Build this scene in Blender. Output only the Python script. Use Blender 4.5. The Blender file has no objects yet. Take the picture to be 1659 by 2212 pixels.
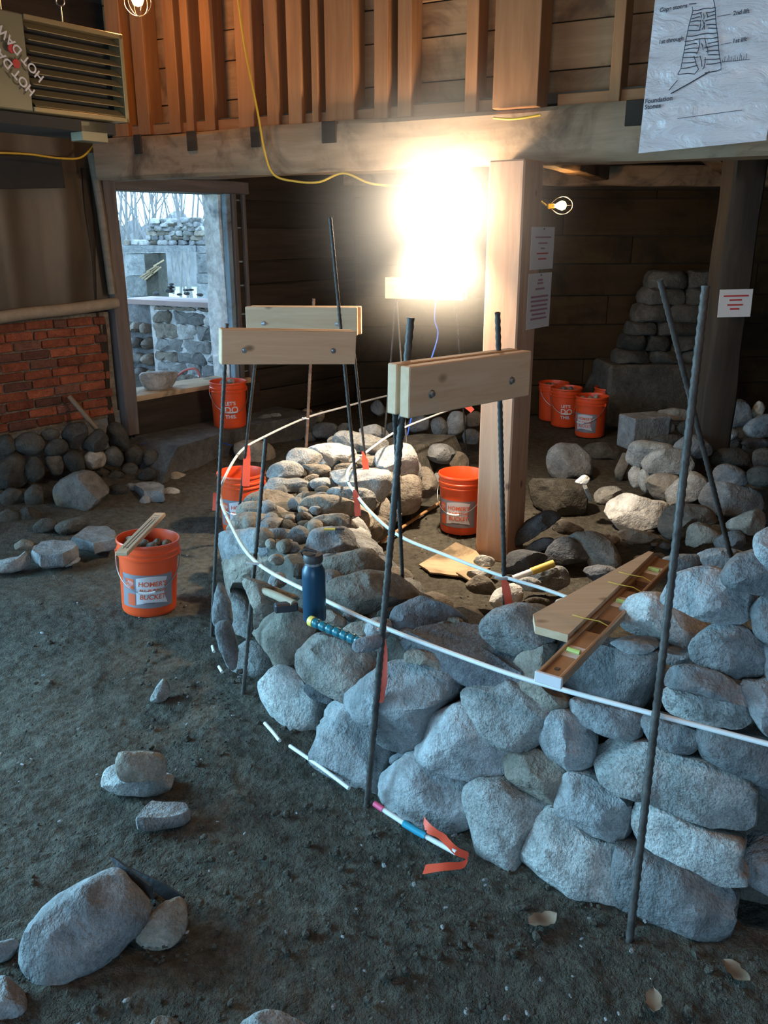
import bpy, bmesh, math, random
from mathutils import Vector, Matrix, noise
from mathutils.geometry import intersect_ray_tri

# ------------------------------------------------------------------ camera, world, lights, exposure
FPX, CX, CY = 1850.0, 829.5, 1106.0          # focal length and centre in photograph pixels
PITCH = math.radians(18.14)
H = 1.78                                      # camera height above the dirt floor
scene = bpy.context.scene
COL = scene.collection
cam_d = bpy.data.cameras.new('camera')
cam_d.sensor_fit = 'VERTICAL'; cam_d.sensor_height = 36.0; cam_d.lens = FPX / 2212 * 36.0
cam_d.clip_start = 0.05; cam_d.clip_end = 200
cam = bpy.data.objects.new('camera', cam_d); COL.objects.link(cam)
cam.location = (0, 0, H); cam.rotation_euler = (math.pi / 2 - PITCH, 0, 0)
scene.camera = cam

world = bpy.data.worlds.new('overcast_sky'); scene.world = world
world.use_nodes = True
bg = world.node_tree.nodes['Background']
bg.inputs['Color'].default_value = (0.42, 0.70, 1.0, 1)
bg.inputs['Strength'].default_value = 5.0

vs = scene.view_settings
vs.view_transform = 'Standard'; vs.look = 'None'; vs.gamma = 1.0; vs.use_curve_mapping = False
vs.exposure = 0.0
cy = scene.cycles; cy.adaptive_threshold = 0.04; cy.max_bounces = 3; cy.diffuse_bounces = 2; cy.glossy_bounces = 2; cy.transmission_bounces = 2; cy.volume_bounces = 0; cy.volume_step_rate = 2.0; cy.caustics_reflective = False; cy.caustics_refractive = False

def area_light(name, loc, target, sx, sy, power, color, spread=math.pi):
    d = bpy.data.lights.new(name, 'AREA'); d.shape = 'RECTANGLE'; d.size = sx; d.size_y = sy
    d.energy = power; d.color = color; d.spread = spread
    o = bpy.data.objects.new(name, d); COL.objects.link(o); o.location = loc
    o.rotation_euler = (Vector(target) - Vector(loc)).to_track_quat('-Z', 'Y').to_euler()
    return o
# daylight entering by two assumed barn doorways that stand open beside and behind the photographer
area_light('assumed_side_daylight', (-4.6, 2.9, 1.45), (0.2, 1.75, 0.2), 2.4, 2.0, 165, (0.31, 0.70, 0.98), math.radians(105))
area_light('assumed_rear_daylight', (-0.6, -3.9, 1.5), (0.6, 2.0, 0.6), 2.8, 2.4, 22, (0.34, 0.72, 1.0), math.radians(120))

# ------------------------------------------------------------------ photo -> place helpers
SP, CP = math.sin(PITCH), math.cos(PITCH)
EYE = Vector((0, 0, H))
def ray(px, py):                      # direction with unit depth along the camera axis
    a = (px - CX) / FPX; b = (py - CY) / FPX
    return Vector((a, CP - b * SP, -(SP + b * CP)))
def pz(px, py, z=0.0):
    d = ray(px, py); return EYE + d * ((z - H) / d.z)
def pt(px, py, t): return EYE + ray(px, py) * t
def pY(px, py, Y):
    d = ray(px, py); return EYE + d * (Y / d.y)
def pplane(px, py, P, N):
    d = ray(px, py); return EYE + d * ((Vector(P) - EYE).dot(N) / d.dot(N))
CROPS = {'C2': (440, 1140, 2.765), 'C3': (1000, 1140, 2.5175), 'C6': (1007, 1560, 2.5445), 'C5': (560, 1560, 2.5445),
         'A5': (440, 560, 2.37), 'A6': (1059, 560, 2.765), 'A4': (0, 560, 2.765), 'D1': (500, 820, 4.1475),
         'B1': (0, 1000, 2.9625), 'B4': (0, 1560, 2.5445), 'E4': (0, 900, 4.1475), 'px': (0, 0, 1.0), 'G': (930, 990, 5.53), 'DR': (230, 380, 4.253)}
def crop(c, pts):
    ox, oy, s = CROPS[c]; return [(ox + x / s, oy + y / s) for x, y in pts]
RNG = random.Random(7)

# ------------------------------------------------------------------ materials
MATS = {}
def new_mat(name):
    m = bpy.data.materials.new(name); m.use_nodes = True
    nt = m.node_tree; return m, nt, nt.nodes['Principled BSDF']
def link(nt, a, b): nt.links.new(a, b)
def coords(nt, scale=(1, 1, 1), rnd=True):
    tc = nt.nodes.new('ShaderNodeTexCoord'); mp = nt.nodes.new('ShaderNodeMapping')
    mp.inputs['Scale'].default_value = scale
    if rnd:
        oi = nt.nodes.new('ShaderNodeObjectInfo'); ad = nt.nodes.new('ShaderNodeVectorMath'); ad.operation = 'MULTIPLY_ADD'
        cv = nt.nodes.new('ShaderNodeCombineXYZ')
        for i in range(3): link(nt, oi.outputs['Random'], cv.inputs[i])
        link(nt, cv.outputs[0], ad.inputs[0]); ad.inputs[1].default_value = (17, 31, 23); link(nt, tc.outputs['Object'], ad.inputs[2])
        link(nt, ad.outputs[0], mp.inputs['Vector']); return mp.outputs['Vector'], oi.outputs['Random']
    link(nt, tc.outputs['Object'], mp.inputs['Vector']); return mp.outputs['Vector'], None
def tex_noise(nt, vec, scale, detail=4, rough=0.55, dist=0.0):
    n = nt.nodes.new('ShaderNodeTexNoise'); n.inputs['Scale'].default_value = scale; n.inputs['Detail'].default_value = detail
    n.inputs['Roughness'].default_value = rough; n.inputs['Distortion'].default_value = dist
    link(nt, vec, n.inputs['Vector']); return n.outputs['Fac']
def ramp(nt, fac, stops):
    r = nt.nodes.new('ShaderNodeValToRGB'); e = r.color_ramp.elements
    e[0].position, e[0].color = stops[0][0], (*stops[0][1], 1); e[1].position, e[1].color = stops[-1][0], (*stops[-1][1], 1)
    for p, c in stops[1:-1]:
        k = e.new(p); k.color = (*c, 1)
    link(nt, fac, r.inputs['Fac']); return r.outputs['Color']
def mix(nt, fac, a, b, mode='MIX'):
    m = nt.nodes.new('ShaderNodeMix'); m.data_type = 'RGBA'; m.blend_type = mode
    if isinstance(fac, (int, float)): m.inputs[0].default_value = fac
    else: link(nt, fac, m.inputs[0])
    for s, i in ((a, 6), (b, 7)):
        if isinstance(s, tuple): m.inputs[i].default_value = (*s[:3], 1)
        else: link(nt, s, m.inputs[i])
    return m.outputs[2]
def bump(nt, h, bsdf, strength=0.4, dist=0.02, prev=None):
    b = nt.nodes.new('ShaderNodeBump'); b.inputs['Strength'].default_value = strength; b.inputs['Distance'].default_value = dist
    link(nt, h, b.inputs['Height'])
    if prev is not None: link(nt, prev, b.inputs['Normal'])
    link(nt, b.outputs['Normal'], bsdf.inputs['Normal']); return b.outputs['Normal']
def plain(name, color, rough=0.6, metal=0.0, var=0.0, scale=8, bmp=0.0, bscale=30, coat=0.0):
    m, nt, b = new_mat(name); b.inputs['Roughness'].default_value = rough; b.inputs['Metallic'].default_value = metal
    b.inputs['Coat Weight'].default_value = coat
    v, r = coords(nt)
    n = tex_noise(nt, v, scale)
    dk = tuple(c * (1 - var) for c in color); lt = tuple(min(1, c * (1 + var)) for c in color)
    link(nt, ramp(nt, n, [(0.3, dk), (0.7, lt)]), b.inputs['Base Color'])
    if bmp: bump(nt, tex_noise(nt, v, bscale), b, bmp, 0.01)
    MATS[name] = m; return m
def stone_mat(name, c1, c2, spk=None, spk_amt=0.17, stain=None, fine=150):
    m, nt, b = new_mat(name); b.inputs['Roughness'].default_value = 0.85; b.inputs['Specular IOR Level'].default_value = 0.3
    v, r = coords(nt)
    base = ramp(nt, tex_noise(nt, v, 5, 4, 0.6, 0.4), [(0.28, c1), (0.72, c2)])
    hs = nt.nodes.new('ShaderNodeHueSaturation'); link(nt, base, hs.inputs['Color'])
    mr = nt.nodes.new('ShaderNodeMapRange'); link(nt, r, mr.inputs['Value']); mr.inputs['To Min'].default_value = 0.62; mr.inputs['To Max'].default_value = 1.32
    link(nt, mr.outputs[0], hs.inputs['Value'])
    sp = ramp(nt, tex_noise(nt, v, fine, 2, 0.6), [(0.40, (0, 0, 0)), (0.47, (0.5, 0.5, 0.5)), (0.60, (0.5, 0.5, 0.5)), (0.68, (1, 1, 1))])
    col = mix(nt, spk_amt, hs.outputs['Color'], sp, 'OVERLAY')
    if stain:
        f = ramp(nt, tex_noise(nt, v, 3.1, 3, 0.5, 1.0), [(0.55, (0, 0, 0)), (0.68, (1, 1, 1))])
        col = mix(nt, f, col, stain)
    v2 = ramp(nt, tex_noise(nt, v, 11, 4, 0.7, 0.8), [(0.3, (0.58, 0.58, 0.58)), (0.7, (1.2, 1.2, 1.2))]); col = mix(nt, 1.0, col, v2, 'MULTIPLY')
    link(nt, col, b.inputs['Base Color'])
    n1 = bump(nt, tex_noise(nt, v, 12, 5, 0.7), b, 0.8, 0.03)
    bump(nt, tex_noise(nt, v, 70, 2, 0.7), b, 0.45, 0.006, n1)
    MATS[name] = m; return m
def wood_mat(name, c1, c2, rough=0.7, grain=(2.2, 26, 26), bmp=0.25, stain=None, knots=False):
    m, nt, b = new_mat(name); b.inputs['Roughness'].default_value = rough; b.inputs['Specular IOR Level'].default_value = 0.25
    v, r = coords(nt, grain)
    n = tex_noise(nt, v, 1.3, 5, 0.6, 0.6)
    col = ramp(nt, n, [(0.25, c1), (0.55, tuple((a + q) / 2 for a, q in zip(c1, c2))), (0.8, c2)])
    hs = nt.nodes.new('ShaderNodeHueSaturation'); link(nt, col, hs.inputs['Color'])
    mr = nt.nodes.new('ShaderNodeMapRange'); link(nt, r, mr.inputs['Value']); mr.inputs['To Min'].default_value = 0.8; mr.inputs['To Max'].default_value = 1.15
    link(nt, mr.outputs[0], hs.inputs['Value']); col = hs.outputs['Color']
    v2, _ = coords(nt, (1, 1, 1))
    if stain:
        f = ramp(nt, tex_noise(nt, v2, 2.6, 5, 0.65, 0.8), [(0.48, (0, 0, 0)), (0.66, (1, 1, 1))])
        col = mix(nt, f, col, stain)
    if knots:
        vo = nt.nodes.new('ShaderNodeTexVoronoi'); vo.inputs['Scale'].default_value = 4.5
        v3, _ = coords(nt, (1, 1.6, 1.6)); link(nt, v3, vo.inputs['Vector'])
        f = ramp(nt, vo.outputs['Distance'], [(0.06, (1, 1, 1)), (0.13, (0, 0, 0))])
        col = mix(nt, f, col, tuple(c * 0.45 for c in c1))
    link(nt, col, b.inputs['Base Color'])
    bump(nt, n, b, bmp, 0.004)
    MATS[name] = m; return m
def emit_mat(name, color, strength):
    m, nt, b = new_mat(name); b.inputs['Base Color'].default_value = (*color, 1)
    b.inputs['Emission Color'].default_value = (*color, 1); b.inputs['Emission Strength'].default_value = strength
    MATS[name] = m; return m

stone_mat('granite_grey', (0.20, 0.205, 0.21), (0.36, 0.36, 0.36))
stone_mat('granite_pale', (0.30, 0.30, 0.29), (0.50, 0.49, 0.47), spk_amt=0.28)
stone_mat('granite_tan', (0.25, 0.21, 0.17), (0.40, 0.35, 0.29))
stone_mat('granite_rusty', (0.22, 0.19, 0.16), (0.36, 0.33, 0.30), stain=(0.26, 0.17, 0.08))
stone_mat('slate_dark', (0.10, 0.105, 0.115), (0.20, 0.20, 0.21), spk_amt=0.18)
stone_mat('stone_white', (0.52, 0.50, 0.47), (0.75, 0.73, 0.70), spk_amt=0.2)
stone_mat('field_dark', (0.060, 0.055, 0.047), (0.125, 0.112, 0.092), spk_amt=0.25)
stone_mat('concrete', (0.30, 0.31, 0.32), (0.42, 0.43, 0.44), spk_amt=0.2, fine=120)
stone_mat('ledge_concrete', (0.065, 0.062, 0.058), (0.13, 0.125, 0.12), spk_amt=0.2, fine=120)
stone_mat('mortar', (0.20, 0.15, 0.10), (0.33, 0.26, 0.19), spk_amt=0.2, fine=90)
stone_mat('brick_red', (0.24, 0.060, 0.028), (0.36, 0.100, 0.046), spk_amt=0.22, fine=90)
stone_mat('brick_dark', (0.13, 0.052, 0.034), (0.21, 0.082, 0.052), spk_amt=0.22, fine=90)
stone_mat('plaster_white', (0.70, 0.70, 0.68), (0.85, 0.85, 0.84), spk_amt=0.12, stain=(0.35, 0.38, 0.40))
wood_mat('pine_new', (0.66, 0.42, 0.25), (0.82, 0.59, 0.40), knots=True)
wood_mat('pine_post', (0.40, 0.22, 0.135), (0.56, 0.35, 0.235), grain=(1.6, 18, 18), knots=True)
wood_mat('stud_wood', (0.30, 0.125, 0.050), (0.46, 0.215, 0.09), grain=(1.6, 20, 20))
wood_mat('sheathing', (0.30, 0.155, 0.07), (0.46, 0.26, 0.13), grain=(1.2, 16, 16), stain=(0.17, 0.085, 0.04))
wood_mat('beam_wood', (0.24, 0.15, 0.085), (0.44, 0.30, 0.19), grain=(1.4, 14, 14), bmp=0.6, stain=(0.12, 0.075, 0.045))
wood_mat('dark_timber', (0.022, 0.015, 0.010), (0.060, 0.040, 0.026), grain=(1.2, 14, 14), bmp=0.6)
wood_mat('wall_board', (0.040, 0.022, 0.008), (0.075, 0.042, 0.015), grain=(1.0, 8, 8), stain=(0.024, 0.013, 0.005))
wood_mat('frame_wood', (0.12, 0.095, 0.085), (0.24, 0.19, 0.17), grain=(1.5, 18, 18), bmp=0.5)
wood_mat('grey_pole', (0.22, 0.17, 0.12), (0.36, 0.28, 0.20), grain=(2, 16, 16))
wood_mat('blue_paint', (0.17, 0.24, 0.29), (0.31, 0.40, 0.46), grain=(1.5, 14, 14), stain=(0.14, 0.10, 0.08))
wood_mat('plywood', (0.42, 0.29, 0.17), (0.58, 0.44, 0.29), grain=(1.5, 9, 9), stain=(0.15, 0.11, 0.07))
wood_mat('ash_handle', (0.42, 0.32, 0.22), (0.56, 0.45, 0.33))
plain('rebar_steel', (0.085, 0.075, 0.068), 0.6, 0.5, 0.35, 30, 0.3, 90)
plain('rebar_rusty', (0.21, 0.125, 0.085), 0.75, 0.2, 0.3, 30, 0.3, 90)
plain('rod_white', (0.83, 0.83, 0.82), 0.45, 0, 0.05)
plain('rod_tan', (0.50, 0.27, 0.12), 0.55, 0, 0.15)
plain('flag_orange', (0.95, 0.12, 0.06), 0.5, 0, 0.08)
plain('tape_pink', (0.80, 0.10, 0.22), 0.5, 0, 0.1)
plain('tape_blue', (0.03, 0.33, 0.47), 0.4, 0, 0.15)
plain('zip_white', (0.75, 0.75, 0.75), 0.4)
plain('label_grey', (0.27, 0.235, 0.26), 0.5, 0, 0.08)
plain('label_white', (0.72, 0.66, 0.68), 0.5, 0, 0.04)
plain('print_orange', (0.80, 0.13, 0.05), 0.5)
plain('print_white', (0.82, 0.80, 0.80), 0.5)
plain('print_dark', (0.05, 0.045, 0.06), 0.6)
plain('print_red', (0.55, 0.05, 0.04), 0.5)
plain('print_violet', (0.40, 0.20, 0.26), 0.6)
plain('steel', (0.55, 0.56, 0.58), 0.3, 0.9, 0.1, 20)
plain('dark_iron', (0.06, 0.065, 0.075), 0.45, 0.6, 0.3, 15, 0.2, 60)
plain('bottle_blue', (0.012, 0.055, 0.105), 0.38, 0.1, 0.08, 40)
plain('cap_dark', (0.05, 0.045, 0.045), 0.5)
plain('grip_blue', (0.015, 0.16, 0.21), 0.3, 0, 0.1, coat=0.4)
plain('yellow', (0.85, 0.60, 0.12), 0.45, 0, 0.08)
plain('cord_yellow', (0.55, 0.34, 0.03), 0.5, 0, 0.1)
plain('twine_blue', (0.03, 0.10, 0.48), 0.55, 0, 0.15)
plain('hose_red', (0.65, 0.18, 0.16), 0.5)
plain('heater_grey', (0.25, 0.22, 0.14), 0.4, 0.35, 0.08, 3)
plain('heater_inside', (0.035, 0.03, 0.025), 0.8)
plain('louver_tan', (0.38, 0.29, 0.15), 0.35, 0.4, 0.06)
plain('sticker_orange', (0.75, 0.16, 0.03), 0.5)
plain('black_board', (0.012, 0.012, 0.012), 0.8, 0, 0.3)
plain('paper', (0.72, 0.66, 0.62), 0.6, 0, 0.05, 3)
plain('leaf_tan', (0.26, 0.18, 0.12), 0.7, 0, 0.3, 20)
plain('grass_field', (0.52, 0.55, 0.40), 0.9, 0, 0.25, 2)
plain('tree_bark', (0.20, 0.19, 0.19), 0.9, 0, 0.25, 5)
plain('brush_grey', (0.20, 0.20, 0.20), 0.95, 0, 0.35, 1.5)
plain('coping_pink', (0.50, 0.36, 0.33), 0.7, 0, 0.1, 6)
plain('copper_level', (0.47, 0.27, 0.15), 0.38, 0.55, 0.12, 12)
plain('level_groove', (0.18, 0.10, 0.06), 0.5, 0.4, 0.1)
plain('vial_green', (0.55, 0.68, 0.20), 0.1, 0, 0.05, coat=0.8)
plain('ceiling_dark', (0.085, 0.06, 0.038), 0.9, 0, 0.3, 3)
plain('bucket_orange', (0.90, 0.095, 0.022), 0.36, 0, 0.05, 4)
MATS['bucket_orange'].node_tree.nodes['Principled BSDF'].inputs['Subsurface Weight'].default_value = 0.0
emit_mat('bulb_hot', (1.0, 0.86, 0.66), 60)
emit_mat('bulb_warm', (1.0, 0.62, 0.22), 28)

def dirt():
    m, nt, b = new_mat('dirt'); b.inputs['Roughness'].default_value = 0.95; b.inputs['Specular IOR Level'].default_value = 0.2
    v, _ = coords(nt, rnd=False)
    c = ramp(nt, tex_noise(nt, v, 1.3, 7, 0.62, 0.3), [(0.25, (0.075, 0.066, 0.052)), (0.5, (0.118, 0.106, 0.085)), (0.78, (0.165, 0.150, 0.122))])
    f = ramp(nt, tex_noise(nt, v, 26, 4, 0.7), [(0.35, (0.45, 0.45, 0.45)), (0.65, (1.12, 1.12, 1.12))])
    c = mix(nt, 0.8, c, f, 'MULTIPLY')
    link(nt, c, b.inputs['Base Color'])
    n1 = bump(nt, tex_noise(nt, v, 22, 5, 0.7), b, 0.9, 0.03)
    bump(nt, tex_noise(nt, v, 95, 3, 0.7), b, 0.7, 0.012, n1)
    MATS['dirt'] = m
dirt()
def sheet_mat():
    m, nt, b = new_mat('plastic_sheet'); b.inputs['Roughness'].default_value = 0.45
    v, _ = coords(nt, (1.2, 1.2, 0.25), rnd=False)
    c = ramp(nt, tex_noise(nt, v, 5, 5, 0.6, 0.5), [(0.3, (0.030, 0.020, 0.012)), (0.7, (0.072, 0.050, 0.030))])
    link(nt, c, b.inputs['Base Color'])
    MATS['plastic_sheet'] = m
sheet_mat()
def poster_mat():
    m, nt, b = new_mat('poster_film'); b.inputs['Roughness'].default_value = 0.16; b.inputs['Base Color'].default_value = (0.62, 0.57, 0.58, 1)
    b.inputs['Specular IOR Level'].default_value = 0.75
    v, _ = coords(nt, (1.0, 1, 2.2), rnd=False)
    bump(nt, tex_noise(nt, v, 6, 6, 0.6, 0.8), b, 0.8, 0.03)
    MATS['poster_film'] = m
poster_mat()

# ------------------------------------------------------------------ object helpers
def tag(o, label, cat, group=None, kind=None):
    o['label'] = label; o['category'] = cat
    if group: o['group'] = group
    if kind: o['kind'] = kind
    return o
def struct(o, label, cat):
    return tag(o, label, cat, kind='structure')
def mesh_obj(name, verts, faces, mat, parent=None, matrix=None, smooth=None):
    me = bpy.data.meshes.new(name); me.from_pydata([tuple(v) for v in verts], [], faces); me.update()
    if smooth is not None:
        me.polygons.foreach_set('use_smooth', [True] * len(me.polygons))
        if smooth < 180: me.set_sharp_from_angle(angle=math.radians(smooth))
    me.materials.append(MATS[mat]); return from_mesh(name, me, parent, matrix)
def from_mesh(name, me, parent=None, matrix=None):
    o = bpy.data.objects.new(name, me); COL.objects.link(o)
    if matrix is not None: o.matrix_world = matrix
    if parent is not None:
        o.parent = parent; o.matrix_parent_inverse = parent.matrix_world.inverted()
    return o
def empty(name, loc=(0, 0, 0), rotz=0.0):
    o = bpy.data.objects.new(name, None); COL.objects.link(o); o.empty_display_size = 0.1
    o.matrix_world = Matrix.Translation(Vector(loc)) @ Matrix.Rotation(rotz, 4, 'Z'); return o
def box_data(dx, dy, dz, bev=0.0):
    bm = bmesh.new(); bmesh.ops.create_cube(bm, size=1.0)
    for v in bm.verts: v.co = Vector((v.co.x * dx, v.co.y * dy, v.co.z * dz))
    if bev: bmesh.ops.bevel(bm, geom=bm.edges[:], offset=bev, segments=1, affect='EDGES')
    V = [v.co.copy() for v in bm.verts]; bm.verts.index_update()
    F = [[v.index for v in f.verts] for f in bm.faces]; bm.free(); return V, F
def frame(xa, up=(0, 0, 1)):
    x = Vector(xa).normalized(); z = Vector(up)
    if z.cross(x).length < 1e-4: z = Vector((0, 1, 0)) if abs(x.y) < .9 else Vector((1, 0, 0))
    y = z.cross(x).normalized(); z = x.cross(y)
    return Matrix(((x.x, y.x, z.x), (x.y, y.y, z.y), (x.z, y.z, z.z))).to_4x4()
def box(name, c, dims, mat, parent=None, xa=(1, 0, 0), up=(0, 0, 1), bev=0.003):
    V, F = box_data(*dims, bev)
    return mesh_obj(name, V, F, mat, parent, Matrix.Translation(Vector(c)) @ frame(xa, up))
def bar(name, p0, p1, w, h, mat, parent=None, up=(0, 0, 1), bev=0.003):      # board from p0 to p1, local X along it, w across, h along up
    p0, p1 = Vector(p0), Vector(p1)
    return box(name, (p0 + p1) / 2, ((p1 - p0).length, w, h), mat, parent, p1 - p0, up, bev)
def rough_bar(name, p0, p1, w, h, mat, parent=None, amp=0.012, seed=0, n=28, up=(0, 0, 1)):   # hewn timber with uneven faces
    p0, p1 = Vector(p0), Vector(p1); L = (p1 - p0).length
    prof = [(-.5, -.42), (-.42, -.5), (0, -.5), (.42, -.5), (.5, -.42), (.5, 0), (.5, .42), (.42, .5), (0, .5), (-.42, .5), (-.5, .42), (-.5, 0)]
    V, F = [], []
    for i in range(n + 1):
        x = (i / n - .5) * L
        for a, b in prof:
            q = noise.noise_vector(Vector((x * 2.2 + seed * 9, a * 2 + seed, b * 2))) * amp
            V.append((x, a * w + q.y, b * h + q.z))
    k = len(prof)
    for i in range(n):
        for j in range(k): F.append((i * k + j, i * k + (j + 1) % k, (i + 1) * k + (j + 1) % k, (i + 1) * k + j)[::-1])
    F.append(tuple(range(k))); F.append(tuple(range(n * k, n * k + k))[::-1])
    return mesh_obj(name, V, F, mat, parent, Matrix.Translation((p0 + p1) / 2) @ frame(p1 - p0, up), 40)
def smooth_path(pts, sub=6, closed=False):
    P = [Vector(p) for p in pts]; n = len(P); out = []
    rng = range(n) if closed else range(n - 1)
    for i in rng:
        if closed: a, b, c, d = P[i - 1], P[i], P[(i + 1) % n], P[(i + 2) % n]
        else: a, b, c, d = P[max(i - 1, 0)], P[i], P[i + 1], P[min(i + 2, n - 1)]
        for k in range(sub):
            t = k / sub
            out.append(.5 * ((2 * b) + (c - a) * t + (2 * a - 5 * b + 4 * c - d) * t * t + (3 * b - a - 3 * c + d) * t ** 3))
    if not closed: out.append(P[-1])
    return out
def tube_data(path, r, seg=8, cap=True):
    P = [Vector(p) for p in path]; V, F = [], []
    R = r if callable(r) else (lambda i: r)
    for i, p in enumerate(P):
        t = (P[min(i + 1, len(P) - 1)] - P[max(i - 1, 0)]).normalized()
        u = t.cross(Vector((0, 0, 1)))
        if u.length < 1e-3: u = t.cross(Vector((0, 1, 0)))
        u.normalize(); v = t.cross(u)
        for k in range(seg):
            a = 2 * math.pi * k / seg; V.append(p + (u * math.cos(a) + v * math.sin(a)) * R(i))
    for i in range(len(P) - 1):
        for k in range(seg): F.append((i * seg + k, i * seg + (k + 1) % seg, (i + 1) * seg + (k + 1) % seg, (i + 1) * seg + k))
    if cap: F.append(tuple(range(seg))[::-1]); F.append(tuple(range((len(P) - 1) * seg, len(P) * seg)))
    return V, F
def tube(name, path, r, mat, parent=None, seg=8):
    c = sum((Vector(p) for p in path), Vector()) / len(path)
    V, F = tube_data([Vector(p) - c for p in path], r, seg)
    return mesh_obj(name, V, F, mat, parent, Matrix.Translation(c), 60)
def lathe_data(prof, seg=40, close=False):
    V, F = [], []; n = len(prof)
    for k in range(seg):
        a = 2 * math.pi * k / seg
        for r, z in prof: V.append((r * math.cos(a), r * math.sin(a), z))
    for k in range(seg):
        k2 = (k + 1) % seg
        for i in range(n - 1): F.append((k * n + i, k2 * n + i, k2 * n + i + 1, k * n + i + 1))
    return V, F
def lathe(name, prof, mat, parent, matrix, seg=40, sm=40):
    V, F = lathe_data(prof, seg); return mesh_obj(name, V, F, mat, parent, matrix, sm)
def text_mesh(body, size, align='CENTER', space=1.0, bold=0.0):
    c = bpy.data.curves.new('lettering', 'FONT'); c.body = body; c.size = size; c.align_x = align; c.align_y = 'CENTER'; c.space_character = space
    c.offset = bold
    o = bpy.data.objects.new('lettering', c); COL.objects.link(o)
    dg = bpy.context.evaluated_depsgraph_get(); dg.update()
    me = bpy.data.meshes.new_from_object(o.evaluated_get(dg)); bpy.data.objects.remove(o); bpy.data.curves.remove(c)
    V = [v.co.copy() for v in me.vertices]; F = [list(p.vertices) for p in me.polygons]; bpy.data.meshes.remove(me); return V, F

# ------------------------------------------------------------------ stones
def ring_outline(pts, n=26):
    P = smooth_path([Vector((x, y, 0)) for x, y in pts], 8, True)
    d = [0.0]
    for i in range(len(P)): d.append(d[-1] + (P[(i + 1) % len(P)] - P[i]).length)
    out = []; j = 0
    for k in range(n):
        s = d[-1] * k / n
        while d[j + 1] < s: j += 1
        f = (s - d[j]) / max(1e-9, d[j + 1] - d[j]); out.append(P[j].lerp(P[(j + 1) % len(P)], f))
    return out
def stone_solid(outline, df, db, seed, facets=4, e=0.72, rough=0.03, n=26, m=11):
    """solid around a local outline (x, z), bulging df towards -y and db towards +y, knocked into flat facets"""
    R = random.Random(seed)
    ring = ring_outline(outline, n); size = sum(p.length for p in ring) / n
    off = Vector((R.uniform(0, 50), R.uniform(0, 50), R.uniform(0, 50)))
    V = [Vector((0, -df, 0))]
    for i in range(1, m):
        a = math.pi * i / m; s = math.sin(a) ** e; c = math.cos(a); y = -math.copysign(abs(c) ** e, c)
        y *= df if y < 0 else db
        for p in ring: V.append(Vector((p.x * s, y, p.y * s)))
    V.append(Vector((0, db, 0)))
    for k in range(facets):
        nx, nz = R.uniform(-.8, .8), R.uniform(-.8, .8); ny = -R.uniform(.6, 1.1) if k < facets * .8 else R.uniform(.3, 1)
        N = Vector((nx, ny, nz)).normalized()
        ext = max(v.dot(N) for v in V); lim = ext * R.uniform(.68, .90)
        for v in V:
            d = v.dot(N) - lim
            if d > 0: v -= N * d * .93
    out = []
    for v in V:
        q = noise.noise_vector(v * (1.7 / size) + off) * (size * rough * 1.6) + noise.noise_vector(v * (5.0 / size) + off) * (size * rough * .8) + noise.noise_vector(v * (13 / size) + off) * (size * rough * .35)
        out.append(v + q)
    F = []
    for k in range(n): F.append((0, 1 + k, 1 + (k + 1) % n))
    for i in range(m - 2):
        for k in range(n):
            a, b = 1 + i * n + k, 1 + i * n + (k + 1) % n; F.append((a, a + n, b + n, b))
    L = len(out) - 1; o0 = 1 + (m - 2) * n
    for k in range(n): F.append((L, o0 + (k + 1) % n, o0 + k))
    vol = sum(out[f[0]].dot(out[f[1]].cross(out[f[2]])) + (out[f[0]].dot(out[f[2]].cross(out[f[3]])) if len(f) == 4 else 0) for f in F)
    if vol < 0: F = [f[::-1] for f in F]
    return out, F
# the curved dry-stone wall: guide lines of its outer and inner face at the height of the upper rods
ZR = 0.58
OUT = [(1.30, 1.70), (1.02, 1.80), (.71, 1.96), (.35, 2.20), (0, 2.47), (-.27, 2.73), (-.5, 3.05), (-.67, 3.40), (-.77, 3.80), (-.81, 4.30), (-.80, 4.75), (-.737, 5.13), (-.53, 5.70), (-.07, 6.44)]
INN = [(1.55, 2.30), (1.15, 2.42), (.90, 2.58), (.68, 2.70), (.44, 2.89), (.25, 3.10), (.06, 3.36), (-.08, 3.65), (-.16, 3.92), (-.19, 4.20), (-.17, 4.45), (-.08, 4.78), (.15, 5.39), (.65, 6.24)]
def out_normal(i):
    a, b = Vector(OUT[max(i - 1, 0)]), Vector(OUT[min(i + 1, len(OUT) - 1)]); t = (b - a).normalized(); return Vector((-t.y, t.x)) * -1 if Vector((-t.y, t.x)).dot(Vector(OUT[i]) - Vector((.6, 4.2))) < 0 else Vector((-t.y, t.x))
FACE = []
for i, p in enumerate(OUT):
    n = out_normal(i); o_b = (.03, .03, .03, .03, .03, -.02, -.07)[min(i, 6)]; FACE.append((Vector((p[0] + n.x * o_b, p[1] + n.y * o_b, 0)), Vector((p[0] - n.x * .24, p[1] - n.y * .24, 2 * ZR))))
def face_hit(px, py):
    d = ray(px, py); best = None
    for i in range(len(FACE) - 1):
        a, b = FACE[i]; c, e = FACE[i + 1]
        lo0, lo1 = a - (b - a) * .3, c - (e - c) * .3
        for tri in ((lo0, b, e), (lo0, e, lo1)):
            h = intersect_ray_tri(*tri, d, EYE, True)
            if h is not None:
                t = (h - EYE).dot(d)
                if t > 0 and (best is None or t < best[0]): best = (t, h, (tri[1] - tri[0]).cross(tri[2] - tri[0]).normalized())
    if best is None: return None
    n = best[2]
    if n.dot(d) > 0: n = -n
    return best[1], n
SEED = [100]
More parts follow.
